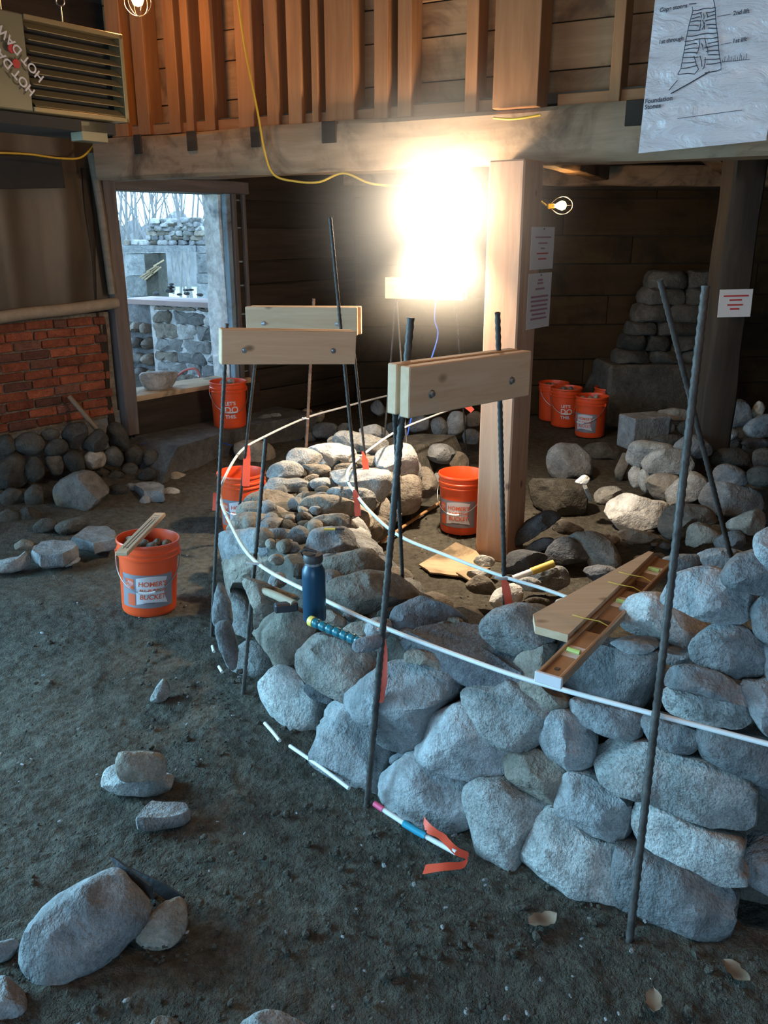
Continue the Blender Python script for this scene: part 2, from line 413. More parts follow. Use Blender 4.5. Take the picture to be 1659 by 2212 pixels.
def stone(name, mat, c, pts, mode, val=0.0, thick=1.0, parent=None, facets=4, push=0.0, e=0.72, rough=0.042, grow=.085):
    P = crop(c, pts); SEED[0] += 1
    cx = sum(p[0] for p in P) / len(P); cy = sum(p[1] for p in P) / len(P)
    vd = ray(cx, cy).normalized()
    if mode == 'F':
        h = face_hit(cx, cy)
        if h is None: ctr, n = pz(cx, cy, .3), -vd
        else:
            ctr, n = h
            if abs(n.dot(vd)) < .6: n = (n - vd * 1.0).normalized()
        ctr = ctr - n * push
    elif mode == 'z': ctr = pz(cx, cy, val) + vd * push; n = (-vd + Vector((0, 0, -.12))).normalized()
    elif mode == 't': ctr = pt(cx, cy, val); n = -vd
    else:                               # 'g' : its lowest edge touches the ground at height val
        lo = max(P, key=lambda q: q[1]); B = pz(lo[0], lo[1], val); half = .5 * (max(p[0] for p in P) - min(p[0] for p in P)) / FPX * B.y
        hh = .5 * (max(p[1] for p in P) - min(p[1] for p in P)) / FPX * B.y
        ctr = pplane(cx, cy, B + vd * (min(half, hh) * .55 * thick + push), vd); n = (-vd + Vector((0, 0, -.10))).normalized()
    zax = (Vector((0, 0, 1)) - n * n.z).normalized(); yax = -n; xax = yax.cross(zax).normalized()
    R = Matrix(((xax.x, yax.x, zax.x), (xax.y, yax.y, zax.y), (xax.z, yax.z, zax.z)))
    loc = [R.transposed() @ (pplane(x, y, ctr, n) - ctr) for x, y in P]
    gx = sum(v.x for v in loc) / len(loc); gz = sum(v.z for v in loc) / len(loc)
    o2 = [(v.x + (v.x - gx) * grow, v.z + (v.z - gz) * grow) for v in loc]
    w = max(v[0] for v in o2) - min(v[0] for v in o2); h_ = max(v[1] for v in o2) - min(v[1] for v in o2); s = min(w, h_)
    if mode == 'F': df, db = s * .34 * thick, max(.12, s * .6 * thick)
    else: df, db = s * .5 * thick, s * .55 * thick
    big = (max(p[0] for p in P) - min(p[0] for p in P)) > 90
    V, F = stone_solid(o2, df, db, SEED[0], facets + (4 if big else 1), e, rough, 40 if big else 26, 20 if big else 11)
    return mesh_obj(name, V, F, mat, parent, Matrix.Translation(ctr) @ R.to_4x4(), 32)
def slab(name, mat, c, pts, z, th, parent=None, tilt=(0, 0), jag=0.06):
    """flat stone: its upper face has the outline, lying at height z, th thick"""
    P = crop(c, pts); SEED[0] += 1; R = random.Random(SEED[0])
    W = [pz(x, y, z) for x, y in P]; ctr = sum(W, Vector()) / len(W); ctr.z = z - th / 2
    ring = []
    for i, a in enumerate(W):
        b = W[(i + 1) % len(W)]
        for k in range(3):
            q = a.lerp(b, k / 3) - ctr; f = 1 + R.uniform(-jag, jag); ring.append(Vector((q.x * f, q.y * f, 0)))
    n = len(ring); V, F = [], []
    for zz, f in ((th / 2, .0), (th / 2, .55), (th / 2, .95), (th * .3, 1.0), (-th * .35, 1.0), (-th / 2, .93), (-th / 2, 0)):
        if f == 0: V.append(Vector((0, 0, zz)))
        else:
            for p in ring: V.append(Vector((p.x * f, p.y * f, zz)) + noise.noise_vector(p * 14 + Vector((SEED[0], zz * 9, f))) * th * .16)
    for k in range(n): F.append((0, 1 + k, 1 + (k + 1) % n))
    for i in range(4):
        for k in range(n):
            a, b = 1 + i * n + k, 1 + i * n + (k + 1) % n; F.append((a, a + n, b + n, b))
    L = len(V) - 1; o0 = 1 + 4 * n
    for k in range(n): F.append((L, o0 + (k + 1) % n, o0 + k))
    # orientation may be mirrored when the outline runs the other way
    me_area = sum(ring[i].x * ring[(i + 1) % n].y - ring[(i + 1) % n].x * ring[i].y for i in range(n))
    if me_area < 0: F = [tuple(reversed(f)) for f in F]
    M = Matrix.Translation(ctr) @ Matrix.Rotation(tilt[0], 4, 'X') @ Matrix.Rotation(tilt[1], 4, 'Y')
    return mesh_obj(name, V, F, mat, parent, M, 35)
def small_stone(name, mat, loc, s, parent=None, seed=None, flat=1.0):
    SEED[0] += 1; R = random.Random(seed or SEED[0])
    k = R.randint(5, 7); pts = [(s * R.uniform(.75, 1.15) * math.cos(2 * math.pi * i / k), s * flat * R.uniform(.6, .95) * math.sin(2 * math.pi * i / k)) for i in range(k)]
    V, F = stone_solid(pts, s * .8, s * .8, SEED[0], 4, .8, .04, 14, 7)
    return mesh_obj(name, V, F, mat, parent, Matrix.Translation(Vector(loc)) @ Matrix.Rotation(R.uniform(0, 6.28), 4, 'Z'), 38)

# ================================================================== THE SETTING
# ---- dirt floor with real relief
def build_floor():
    def spaced(a, b, d0, d1, fine, coarse):
        out, x = [], a
        while x < b: out.append(x); x += fine if d0 <= x < d1 else coarse
        return out + [b]
    xs = spaced(-6.2, 5.6, -1.9, 1.3, .0115, .055); ys = spaced(-4.2, 9.4, 1.0, 4.4, .0115, .055)
    V, F = [], []
    for y in ys:
        for x in xs:
            v = Vector((x, y, 0))
            c = noise.noise(v * 27)
            z = .018 * noise.noise(v * 1.3) + .012 * noise.noise(v * 4.1) + .008 * noise.noise(v * 11) + .007 * max(0, c - .05) + .004 * noise.noise(v * 47)
            dw_ = (x + 1.33) * .7547 - (y - 7.26) * .6561; sw_ = (x + 1.33) * .6561 + (y - 7.26) * .7547
            if dw_ < 1.2 and -3 < sw_ < 2.2: z += .15 * max(0, 1 - dw_ / 1.2) ** 1.0
            V.append((x, y, z - .012))
    W = len(xs)
    for j in range(len(ys) - 1):
        for i in range(W - 1): F.append((j * W + i, j * W + i + 1, (j + 1) * W + i + 1, (j + 1) * W + i))
    return struct(mesh_obj('floor', V, F, 'dirt', smooth=180), 'trodden grey dirt floor of the barn', 'floor')
build_floor()

# ---- left wall (brick, doorway, dark boards): runs along WD, faces WN
WD = Vector((math.sin(math.radians(41)), math.cos(math.radians(41)), 0)); WN = Vector((WD.y, -WD.x, 0))
W0 = Vector((-1.33, 7.26, 0))
def wp(s, z=0, n=0.0): return W0 + WD * s + WN * n + Vector((0, 0, z))
def w_of(px, py, n=0.0):
    p = pplane(px, py, W0 + WN * n, WN); return (p - W0).dot(WD), p.z
S_A, _ = w_of(268, 640); S_B, _ = w_of(500, 620)
Z_T = w_of(380, 420)[1]; Z_B = w_of(380, 842)[1]
S_A0 = w_of(283, 640)[0]
S_BR = w_of(238, 780)[0]; Z_BR0 = w_of(120, 917)[1]; Z_BR1 = w_of(120, 692)[1]
WT = 0.32                                       # wall thickness
CEIL = 3.25
wl = empty('wall_left', wp(0)); struct(wl, 'left barn wall of brick, planks and sheeting around the doorway', 'wall')
def wbox(name, s0, s1, z0, z1, n0, n1, mat, parent=wl, bev=0.0):
    return box(name, wp((s0 + s1) / 2, (z0 + z1) / 2, (n0 + n1) / 2), (s1 - s0, n1 - n0, z1 - z0), mat, parent, WD, bev=bev)
SIDE0, SIDE1 = -5.9, -2.95                      # big assumed side doorway out of the picture
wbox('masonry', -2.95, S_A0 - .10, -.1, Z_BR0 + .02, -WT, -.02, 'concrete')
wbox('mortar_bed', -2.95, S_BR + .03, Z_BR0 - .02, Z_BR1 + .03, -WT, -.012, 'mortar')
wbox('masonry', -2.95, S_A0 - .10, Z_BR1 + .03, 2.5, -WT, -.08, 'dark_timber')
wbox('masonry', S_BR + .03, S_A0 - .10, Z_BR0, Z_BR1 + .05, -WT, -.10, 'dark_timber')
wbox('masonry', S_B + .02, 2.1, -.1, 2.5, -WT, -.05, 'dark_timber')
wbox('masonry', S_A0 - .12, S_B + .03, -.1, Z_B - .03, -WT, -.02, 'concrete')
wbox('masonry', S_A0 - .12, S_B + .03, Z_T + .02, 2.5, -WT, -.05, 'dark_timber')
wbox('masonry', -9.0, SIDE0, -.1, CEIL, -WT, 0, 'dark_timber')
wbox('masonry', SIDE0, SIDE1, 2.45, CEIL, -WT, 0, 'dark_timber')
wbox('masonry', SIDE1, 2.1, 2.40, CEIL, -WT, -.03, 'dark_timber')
# bricks, course by course
bw, bh, bj = 0.196, 0.057, 0.010
ncourse = int((Z_BR1 - Z_BR0) / (bh + bj)) + 1
brick_me = {}
for k in range(6):
    R = random.Random(k); bm = bmesh.new(); bmesh.ops.create_cube(bm, size=1.0)
    for v in bm.verts: v.co = Vector((v.co.x * bw, v.co.y * .08, v.co.z * bh)) + Vector((R.uniform(-.004, .004), R.uniform(-.004, .004), R.uniform(-.003, .003)))
    bmesh.ops.bevel(bm, geom=bm.edges[:], offset=.006, segments=1, affect='EDGES')
    me = bpy.data.meshes.new('brick'); bm.to_mesh(me); bm.free(); me.materials.append(MATS['brick_red' if k < 4 else 'brick_dark']); brick_me[k] = me
half_me = {}
for k in range(3):
    R = random.Random(50 + k); bm = bmesh.new(); bmesh.ops.create_cube(bm, size=1.0)
    for v in bm.verts: v.co = Vector((v.co.x * .092, v.co.y * .08, v.co.z * bh)) + Vector((R.uniform(-.004, .004), R.uniform(-.004, .004), R.uniform(-.003, .003)))
    bmesh.ops.bevel(bm, geom=bm.edges[:], offset=.006, segments=1, affect='EDGES')
    me = bpy.data.meshes.new('brick'); bm.to_mesh(me); bm.free(); me.materials.append(MATS['brick_dark' if k == 0 else 'brick_red']); half_me[k] = me
for r in range(ncourse):
    z = Z_BR0 + .034 + r * (bh + bj); s = S_BR - .012 - (r % 2) * .05
    while s > -2.75:
        half = RNG.random() < .22 or (s > S_BR - .05 and r % 2)
        w = .092 if half else bw
        me = half_me[RNG.randrange(3)] if half else brick_me[RNG.choice((0, 1, 2, 3, 0, 1, 4, 5))]
        from_mesh('brick', me, wl, Matrix.Translation(wp(s - w / 2, z + RNG.uniform(-.002, .002), -.035 + RNG.uniform(-.004, .006))) @ frame(WD))
        s -= w + bj
# boards on the dark wall beyond the doorway, and mortar chinks
z = .20; k = 0
while z < 2.30:
    h = (.24, .19, .27, .21)[k % 4]
    rough_bar('board', wp(S_B + .06, z + h / 2, -.03), wp(1.60, z + h / 2, -.03), .03, h - .012, 'dark_timber', wl, .008, k)
    z += h; k += 1
# plastic sheeting above the bricks, with folds
V, F = [], []
for i in range(41):
    for j in range(17):
        s = -2.95 + (S_A0 - .12 + 2.95) * i / 40; z = Z_BR1 + .05 + (2.42 - Z_BR1) * j / 16
        V.append(wp(s, z, .0 + .022 * noise.noise(Vector((s * 5.5, z * .8, 2))) + .01 * math.sin(s * 17)))
for i in range(40):
    for j in range(16): F.append((i * 17 + j, (i + 1) * 17 + j, (i + 1) * 17 + j + 1, i * 17 + j + 1))
sh = mesh_obj('plastic_sheeting', V, F, 'plastic_sheet', wl, smooth=180); sh['label'] = 'dull brown plastic sheeting above the bricks'
# pole along the top of the bricks
def wpix(px, py, n=0.0): s, z = w_of(px, py, n); return wp(s, z, n)
pl = tube('timber_pole', smooth_path([wpix(-30, 690, .05), wpix(60, 677, .05), wpix(150, 668, .05), wpix(252, 654, .05)], 4), .042, 'grey_pole', None, 10)
tag(pl, 'bare grey timber pole fixed along the top of the bricks', 'pole')
ds = tube('leaning_batten', [wpix(197, 330, .07), wpix(218, 450, .07), wpix(243, 635, .07)], .030, 'grey_pole', None, 6)
tag(ds, 'narrow wooden batten slanting down beside the door frame', 'batten')
bb = bar('dark_panel', wpix(-20, 372, .06), wpix(135, 372, .06), .02, .20, 'black_board'); tag(bb, 'black panel on the sheeting below the heater', 'panel')

# ---- doorway frame
dr = empty('door_1', wp(S_A0, 0)); struct(dr, 'rough wooden frame of the open doorway in the left wall', 'doorway')
rough_bar('jamb', wp(S_A - .06, Z_B - .28, .0), wp(S_A - .075, Z_T + .10, .0), .11, .13, 'frame_wood', dr, .010, 3, up=-WN)
rough_bar('jamb', wp(S_A - .20, Z_B - .35, -.03), wp(S_A - .21, Z_T + .15, -.03), .06, .05, 'dark_timber', dr, .02, 31, up=-WN)
for k, (a, b, n, m) in enumerate(((.0, .045, .01, 'blue_paint'), (.05, .09, .03, 'frame_wood'), (.095, .15, .0, 'blue_paint'), (.155, .185, .035, 'frame_wood'))):
    bar('jamb', wp(S_B + (a + b) / 2, Z_B - .12, n - .05), wp(S_B + (a + b) / 2, Z_T + .10, n - .05), .06, b - a, m, dr, up=WD)
rough_bar('lintel', wp(S_A - .12, Z_T + .065, -.02), wp(S_B + .20, Z_T + .065, -.02), .12, .10, 'frame_wood', dr, .008, 5)
rough_bar('sill', wp(S_A - .05, Z_B - .02, -.16), wp(S_B + .20, Z_B - .02, -.16), .34, .05, 'plywood', dr, .006, 6)
rough_bar('sill_board', wp(S_A - .05, (Z_B - .05 + .18) / 2, .02), wp(S_B + .22, (Z_B - .05 + .18) / 2, .02), .05, Z_B - .05 - .16, 'dark_timber', dr, .008, 8)
rough_bar('plaster_reveal', wp(S_B + .02, Z_B, -.20), wp(S_B + .02, Z_T + .05, -.20), .22, .05, 'plaster_white', dr, .02, 9, up=WD)
bar('plaster_reveal', wp(S_A - .10, Z_B - .1, -.24), wp(S_A - .10, Z_T + .05, -.24), .26, .06, 'frame_wood', dr, up=WD)

# ---- concrete footing along the wall
LZ = .27
lp = [pz(345, 980, LZ), pz(400, 962, LZ), pz(470, 940, LZ), pz(535, 922, LZ), pz(600, 908, LZ), pz(680, 893, LZ)]
V, F = [], []
for i, p in enumerate(smooth_path(lp, 5)):
    s = (p - W0).dot(WD); q = wp(s, LZ, -.02); j = noise.noise_vector(p * 6) * .03
    f_ = min(1, .2 + i * .2); q.z = LZ * f_; V += [Vector((p.x + j.x, p.y + j.y, -.05)), Vector((p.x + j.x, p.y + j.y, (LZ - .02) * f_)), Vector((p.x + j.x * .5, p.y + .02, LZ * f_)), q]
n = len(V) // 4
for i in range(n - 1):
    for k in range(3): F.append((i * 4 + k, (i + 1) * 4 + k, (i + 1) * 4 + k + 1, i * 4 + k + 1))
F.append((0, 1, 2, 3)); F.append((n * 4 - 1, n * 4 - 2, n * 4 - 3, n * 4 - 4))
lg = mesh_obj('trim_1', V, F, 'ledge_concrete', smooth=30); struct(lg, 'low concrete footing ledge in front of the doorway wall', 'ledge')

# ---- back wall of the bay
B0 = wp(1.60); B1 = Vector((5.6, 9.0, 0)); BD = (B1 - B0).normalized(); BNn = Vector((BD.y, -BD.x, 0))
wb = empty('wall_back', B0); struct(wb, 'brown plank back wall of the bay behind the post', 'wall')
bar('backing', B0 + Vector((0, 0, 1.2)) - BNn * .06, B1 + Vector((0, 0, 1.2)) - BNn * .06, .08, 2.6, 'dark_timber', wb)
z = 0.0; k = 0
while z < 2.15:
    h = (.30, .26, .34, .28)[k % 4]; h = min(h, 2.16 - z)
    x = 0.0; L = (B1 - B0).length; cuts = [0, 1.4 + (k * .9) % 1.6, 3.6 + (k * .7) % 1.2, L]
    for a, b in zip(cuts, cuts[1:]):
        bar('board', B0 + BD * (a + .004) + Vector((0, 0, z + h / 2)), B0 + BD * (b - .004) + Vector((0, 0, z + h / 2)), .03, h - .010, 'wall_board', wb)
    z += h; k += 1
rough_bar('top_plate', B0 + Vector((0, 0, 2.28)) - BD * .1 + BNn * .05, B1 + Vector((0, 0, 2.28)) + BNn * .05, .16, .19, 'beam_wood', wb, .015, 12)

# ---- great beam, upper stud wall and the posts
PD = Vector((math.cos(math.radians(37)), -math.sin(math.radians(37)), 0))       # front face of the post runs along PD
PN = Vector((-PD.y, PD.x, 0)) * -1
PW = .205
post_l = pz(1026, 1195); post_c = post_l + PD * PW / 2 - PN * PW / 2
post_c.z = 0
BMD = Vector((-math.sin(math.radians(61)), math.cos(math.radians(61)), 0)); BMN = Vector((-BMD.y, BMD.x, 0))
if BMN.y > 0: BMN = -BMN
Z_BM0, Z_BM1 = 2.11, 2.375
BC = Vector((.75, 4.75, 0))                      # a point on the front face of the beam
def bp(s, z=0, n=0.0): return BC + BMD * s + BMN * n + Vector((0, 0, z))
def b_of(px, py, n=0.0):
    p = pplane(px, py, BC + BMN * n, BMN); return (p - BC).dot(BMD), p.z
S_END = 3.1
bm_o = rough_bar('trim_2', bp(S_END, (Z_BM0 + Z_BM1) / 2, -.11), bp(-3.2, (Z_BM0 + Z_BM1) / 2, -.11), .22, Z_BM1 - Z_BM0, 'beam_wood', None, .014, 4, 60)
struct(bm_o, 'old hewn horizontal beam carrying the upper stud wall', 'beam')
wu = empty('wall_upper', bp(0, Z_BM1)); struct(wu, 'upper wall of bare studs and plank sheathing on the beam', 'wall')
bar('backing', bp(S_END, 2.95, -.24), bp(-3.2, 2.95, -.24), .02, 1.25, 'dark_timber', wu)
z = Z_BM1; k = 0
while z < 3.45:
    h = (.19, .22, .17, .24)[k % 4]; cuts = sorted([S_END, 2.2 - (k * .37) % .8, .9 + (k * .53) % .7, -.6 - (k * .31) % .6, -3.2], reverse=True)
    for a, b in zip(cuts, cuts[1:]):
        bar('sheathing_board', bp(a - .003, z + h / 2, -.20 + RNG.uniform(-.004, .004)), bp(b + .003, z + h / 2, -.20 + RNG.uniform(-.004, .004)), .02, h - .006, 'sheathing', wu)
    z += h; k += 1
STUDS = [(240, 30), (290, 26), (358, 24), (392, 16), (436, 22), (516, 34), (575, 26), (624, 30), (668, 14), (722, 62), (812, 30), (863, 30), (1008, 26), (1322, 24), (1500, 30)]
for i, (px, w) in enumerate(STUDS):
    s0 = b_of(px - w / 2, 180)[0]; s1 = b_of(px + w / 2, 180)[0]
    wd = abs(s1 - s0); lo = Z_BM1 + .004
    bar('stud', bp((s0 + s1) / 2, lo, -.12), bp((s0 + s1) / 2, 3.45, -.12), .13, wd, 'stud_wood', wu, up=BMD)
for i, (a, b) in enumerate(((3.0, 2.1), (2.1, 1.2), (1.2, .25), (-.1, -1.2), (-1.2, -3.0))):
    bar('sole_plate', bp(a, Z_BM1 + .035, -.13), bp(b, Z_BM1 + .035, -.13), .09, .06, 'stud_wood', wu)
# mortices, each a thin dark block on the beam face
for px, w in ((415, 24), (553, 22), (298, 20), (712, 30), (1372, 34)):
    s0 = b_of(px, 300)[0]; wd = w / FPX * 6
    box('mortice', bp(s0, Z_BM1 - .055, .004), (wd, .012, .115), 'dark_timber', wu, BMD)
# post above the beam
bar('upper_post', bp(b_of(1120, 200)[0], Z_BM1, -.03), bp(b_of(1120, 200)[0], 3.45, -.03), .16, .24, 'stud_wood', wu, up=BMD)

pst = empty('post', post_c); tag(pst, 'squared pale timber post carrying the beam beside the bright lamp', 'post')
bar('shaft', post_c + Vector((0, 0, -.02)), post_c + Vector((0, 0, Z_BM0 + .01)), PW, PW, 'pine_post', pst, up=PD, bev=.008)

# ---- ceilings, joists and the unseen sides of the barn
struct(box('ceiling', (0, 2.0, CEIL + .03), (13, 12.8, .06), 'ceiling_dark', bev=0), 'dark ceiling of the barn', 'ceiling')
bay = empty('ceiling_bay', bp(0, 2.42)); struct(bay, 'low plank ceiling over the bay behind the beam', 'ceiling')
V = [bp(3.3, 2.40, -.1), bp(-5, 2.40, -.1), Vector((7, 10, 2.40)), Vector((-2.0, 10, 2.40))]
mesh_obj('planking', V + [v + Vector((0, 0, .05)) for v in V], [(0, 1, 2, 3), (4, 5, 6, 7), (0, 1, 5, 4), (1, 2, 6, 5), (2, 3, 7, 6), (3, 0, 4, 7)], 'ceiling_dark', bay)
for k, s in enumerate((1.6, .4, -.7, -1.6)):
    a = bp(s, 2.30, -.25); rough_bar('joist', a, a + Vector((.42, .9, 0)) * 3.4, .14, .17, 'beam_wood', bay, .012, 20 + k)
for k, (px, w) in enumerate(((430, .1), (760, .1), (1130, .1))):
    s = b_of(px, 10)[0]; a = bp(s, 3.19, .02); rough_bar('ceiling_joist', a, a - Vector((.42, .9, 0)) * 4.0, .09, .14, 'stud_wood', bay, .008, 40 + k)
wr = struct(box('wall_right', (5.7, 2.5, 1.6), (.2, 14, 3.4), 'dark_timber', bev=0), 'dark plank wall on the right, outside the picture', 'wall')
wn = empty('wall_near', (0, -4.2, 0)); struct(wn, 'near barn wall with an assumed open doorway behind the photographer', 'wall')
for c, d in (((-4.6, -4.3, 1.6), (5.2, .2, 3.4)), ((3.3, -4.3, 1.6), (5.0, .2, 3.4)), ((-.6, -4.3, 3.0), (2.9, .2, .6))):
    box('masonry', c, d, 'dark_timber', wn, bev=0)

# ---- out of doors, seen through the doorway
og = mesh_obj('ground_outdoors', [wp(-30, -.06, -.33), wp(60, -.06, -.33), wp(60, -.06, -70), wp(-30, -.06, -70)], [(0, 1, 2, 3)], 'grass_field')
struct(og, 'pale grass outside the doorway', 'ground')
OD = Vector((math.cos(math.radians(28)), -math.sin(math.radians(28)), 0)); ON = Vector((OD.y, -OD.x, 0))
if ON.y > 0: ON = -ON
O0 = pY(380, 640, 8.6); O0.z = 0
def op(u, z=0, n=0.0): return O0 + OD * u + ON * n + Vector((0, 0, z))
def o_of(px, py, n=0.0): p = pplane(px, py, O0 + ON * n, ON); return (p - O0).dot(OD), p.z
U_A, Z_O = o_of(330, 648); U_R, _ = o_of(520, 650)
ow = empty('garden_wall', op(0)); tag(ow, 'mortared grey stone garden wall outside the doorway', 'wall')
rz = Z_O - .05
bar('mortar_core', op(U_A - .06, rz / 2 - .1, -.145), op(U_R + .6, rz / 2 - .1, -.145), .26, rz + .2, 'plaster_white', ow)
bar('rubble_core', op(U_A - .8, rz / 2 - .1, -.24), op(U_A, rz / 2 - .1, -.24), .26, rz + .2, 'granite_grey', ow)
bar('coping', op(U_A - .35, rz + .03, -.15), op(U_R + .6, rz + .03, -.15), .42, .05, 'coping_pink', ow)
R = random.Random(5); z = 0.02
while z < rz - .03:
    h = min(R.uniform(.09, .15), rz - z); u = U_A - .02
    while u < U_R + .3:
        w = R.uniform(.16, .46); q = .007
        pts = [(-w / 2 + q, -h / 2 + q), (0, -h / 2 + q * R.uniform(.3, 1.5)), (w / 2 - q, -h / 2 + q), (w / 2 - q * R.uniform(.5, 2), h / 2 - q), (0, h / 2 - q * R.uniform(.3, 2)), (-w / 2 + q * R.uniform(.5, 2), h / 2 - q)]
        SEED[0] += 1; V, F = stone_solid(pts, .045, .05, SEED[0], 3, .25, .085, 24, 7)
        mesh_obj('stone', V, F, R.choice(('granite_pale', 'stone_white', 'granite_pale', 'granite_tan')), ow, Matrix.Translation(op(u + w / 2, z + h / 2, -.03)) @ frame(OD), 38)
        u += w
    z += h
for z in [i * .155 + .07 for i in range(int(rz / .155))]:
    for u in (U_A - .14, U_A - .31, U_A - .48):
        small_stone('stone', RNG.choice(('granite_grey', 'granite_pale', 'granite_tan')), op(u + RNG.uniform(-.02, .02), z, -.05), .10, ow, flat=.75)
for k, (px, py, s) in enumerate(((338, 634, .06), (368, 628, .065), (369, 621, .05), (370, 614, .04), (404, 634, .05), (402, 627, .045), (412, 626, .04), (432, 637, .05), (388, 636, .04))):
    p = pplane(px, py, op(0, 0, -.12), ON); o = small_stone('loose_stone', 'slate_dark', p, s * .8, None, flat=.5)
    tag(o, 'small dark stone lying on the pink coping outdoors', 'stone', 'stones on the outdoor coping')
# block piers and lintel with a stack of stones
def q12(px, py, Y=11.6): return pY(px, py, Y)
for k, (x0, x1, side) in enumerate(((283, 340, 340), (424, 468, 424))):
    pr = empty('block_pier', q12((x0 + x1) / 2, 660)); tag(pr, ('concrete block pier with a jagged broken patch, left of the gap' if k == 0 else 'pale concrete block pier on the right of the gap'), 'pier')
    ys = (548, 596, 640, 690, 740) if k == 0 else (530, 547, 590, 612, 650, 700, 745)
    for a, b in zip(ys, ys[1:]):
        A, B_ = q12(x0 - 12 * (k == 0), a), q12(x1, b)
        box('block', ((A.x + B_.x) / 2, 11.8, (A.z + B_.z) / 2), (B_.x - A.x, .4, A.z - B_.z - .008), 'concrete', pr, (1, 0, 0))
    if k == 0:
        A, B_ = q12(314, 548), q12(356, 740)
        box('shaded_side', ((A.x + B_.x) / 2, 11.78, (A.z + B_.z) / 2), (B_.x - A.x, .5, A.z - B_.z), 'field_dark', pr)  # dark stone colour puts the shade on the pier's right side
        for a in range(7):
            p = q12(317 + a * 5, 592 - a * 4 + (a % 3) * 6); box('straw', (p.x, 11.5, p.z), (.16, .02, .018), 'plywood', pr, (1, 0, .55 + .1 * (a % 3)))
A, B_ = q12(262, 530), q12(424, 544)
ln = box('stone_lintel', ((A.x + B_.x) / 2, 11.8, (A.z + B_.z) / 2), (B_.x - A.x, .45, A.z - B_.z), 'concrete'); tag(ln, 'long concrete lintel spanning the outdoor piers', 'lintel')
R = random.Random(9)
rows = [(268, 466, 524), (315, 430, 514), (318, 428, 504), (322, 426, 494), (328, 426, 485), (326, 362, 478), (372, 360, 476), (388, 426, 476)]
for x0, x1, y in rows:
    x = x0
    while x < x1:
        w = R.uniform(12, 26); p = q12(x + w / 2, y, 11.7); s = w / FPX * 11.7 / 2
        pts = [(-s, -.03), (0, -.035), (s, -.03), (s * .95, .03), (0, .036), (-s * .9, .03)]
        SEED[0] += 1; V, F = stone_solid(pts, .12, .12, SEED[0], 2, .5, .03, 16, 6)
        o = mesh_obj('stacked_stone', V, F, R.choice(('granite_pale', 'granite_tan', 'granite_grey')), None, Matrix.Translation(p), 38)
        tag(o, 'flat stone in the stack on the outdoor lintel', 'stone', 'stones stacked on the outdoor lintel'); x += w
# bare trees and brush beyond
def tree_data(seed, hgt):
    R = random.Random(seed); V, F = [], []
    def limb(p, d, L, r, lev):
        pts = [p]; q = p.copy()
        for i in range(4):
            d = (d + Vector((R.uniform(-.12, .12), R.uniform(-.12, .12), R.uniform(-.02, .08)))).normalized(); q = q + d * L / 4; pts.append(q.copy())
        v, f = tube_data(pts, lambda i: r * (1 - .2 * i), 4, False); o = len(V); V.extend(v); F.extend([tuple(a + o for a in x) for x in f])
        if lev < 2:
            for i in range(4 if lev == 0 else 3):
                a = R.uniform(0, 6.28); nd = (d + Vector((math.cos(a), math.sin(a), R.uniform(-.1, .5))) * .5).normalized()
                limb(pts[R.randint(1, 4)], nd, L * R.uniform(.35, .55), r * .5, lev + 1)
    limb(Vector((0, 0, -.1)), Vector((0, 0, 1)), hgt, hgt * .0065, 0)
    return V, F
tmes = []
for k in range(5):
    V, F = tree_data(k, 5.5); me = bpy.data.meshes.new('bare_tree'); me.from_pydata([tuple(v) for v in V], [], F); me.materials.append(MATS['tree_bark']); tmes.append(me)
for k in range(40):
    Y = 23 + (k % 5) * 2.2 + RNG.uniform(-.6, .6); px = 228 + 300 * ((k // 5) + .2 * (k % 5)) / 8 + RNG.uniform(-10, 10); d = ray(px, 500); x = d.x / d.y * Y
    o = from_mesh('bare_tree', tmes[k % 5], None, Matrix.Translation((x, Y, -.05)) @ Matrix.Rotation(RNG.uniform(0, 6.28), 4, 'Z') @ Matrix.Scale(RNG.uniform(.9, 1.4), 4))
    tag(o, 'thin leafless tree in the wood beyond the doorway', 'tree', 'bare trees beyond the doorway')
V, F = [], []
for i in range(161):
    x = -26 + 30 * i / 160; hgt = 1.6 + 1.1 * noise.noise(Vector((x * 1.1, 0, 0))) + .9 * noise.noise(Vector((x * 5, 3, 0)))
    V += [(x, 31, -.1), (x, 31.6, hgt), (x, 34, hgt + .4), (x, 38, -.1)]
for i in range(160):
    for k in range(3): F.append((i * 4 + k, (i + 1) * 4 + k, (i + 1) * 4 + k + 1, i * 4 + k + 1))
br = mesh_obj('brush', V, F, 'brush_grey', smooth=180); tag(br, 'grey winter brush along the edge of the wood', 'brush', kind='stuff')
hs = tube('hose', smooth_path([pY(378, 816, 7.6), pY(400, 800, 7.6), pY(422, 797, 7.6), pY(431, 812, 7.6), pY(428, 826, 7.6)], 6), .010, 'hose_red'); tag(hs, 'looped pink hose lying outside the door sill', 'hose')

# ================================================================== THE CURVED DRY-STONE WALL
dw = empty('dry_stone_wall', (0, 2.6, 0)); tag(dw, 'curved half-built dry-stone wall of grey fieldstones sweeping across the floor', 'wall')
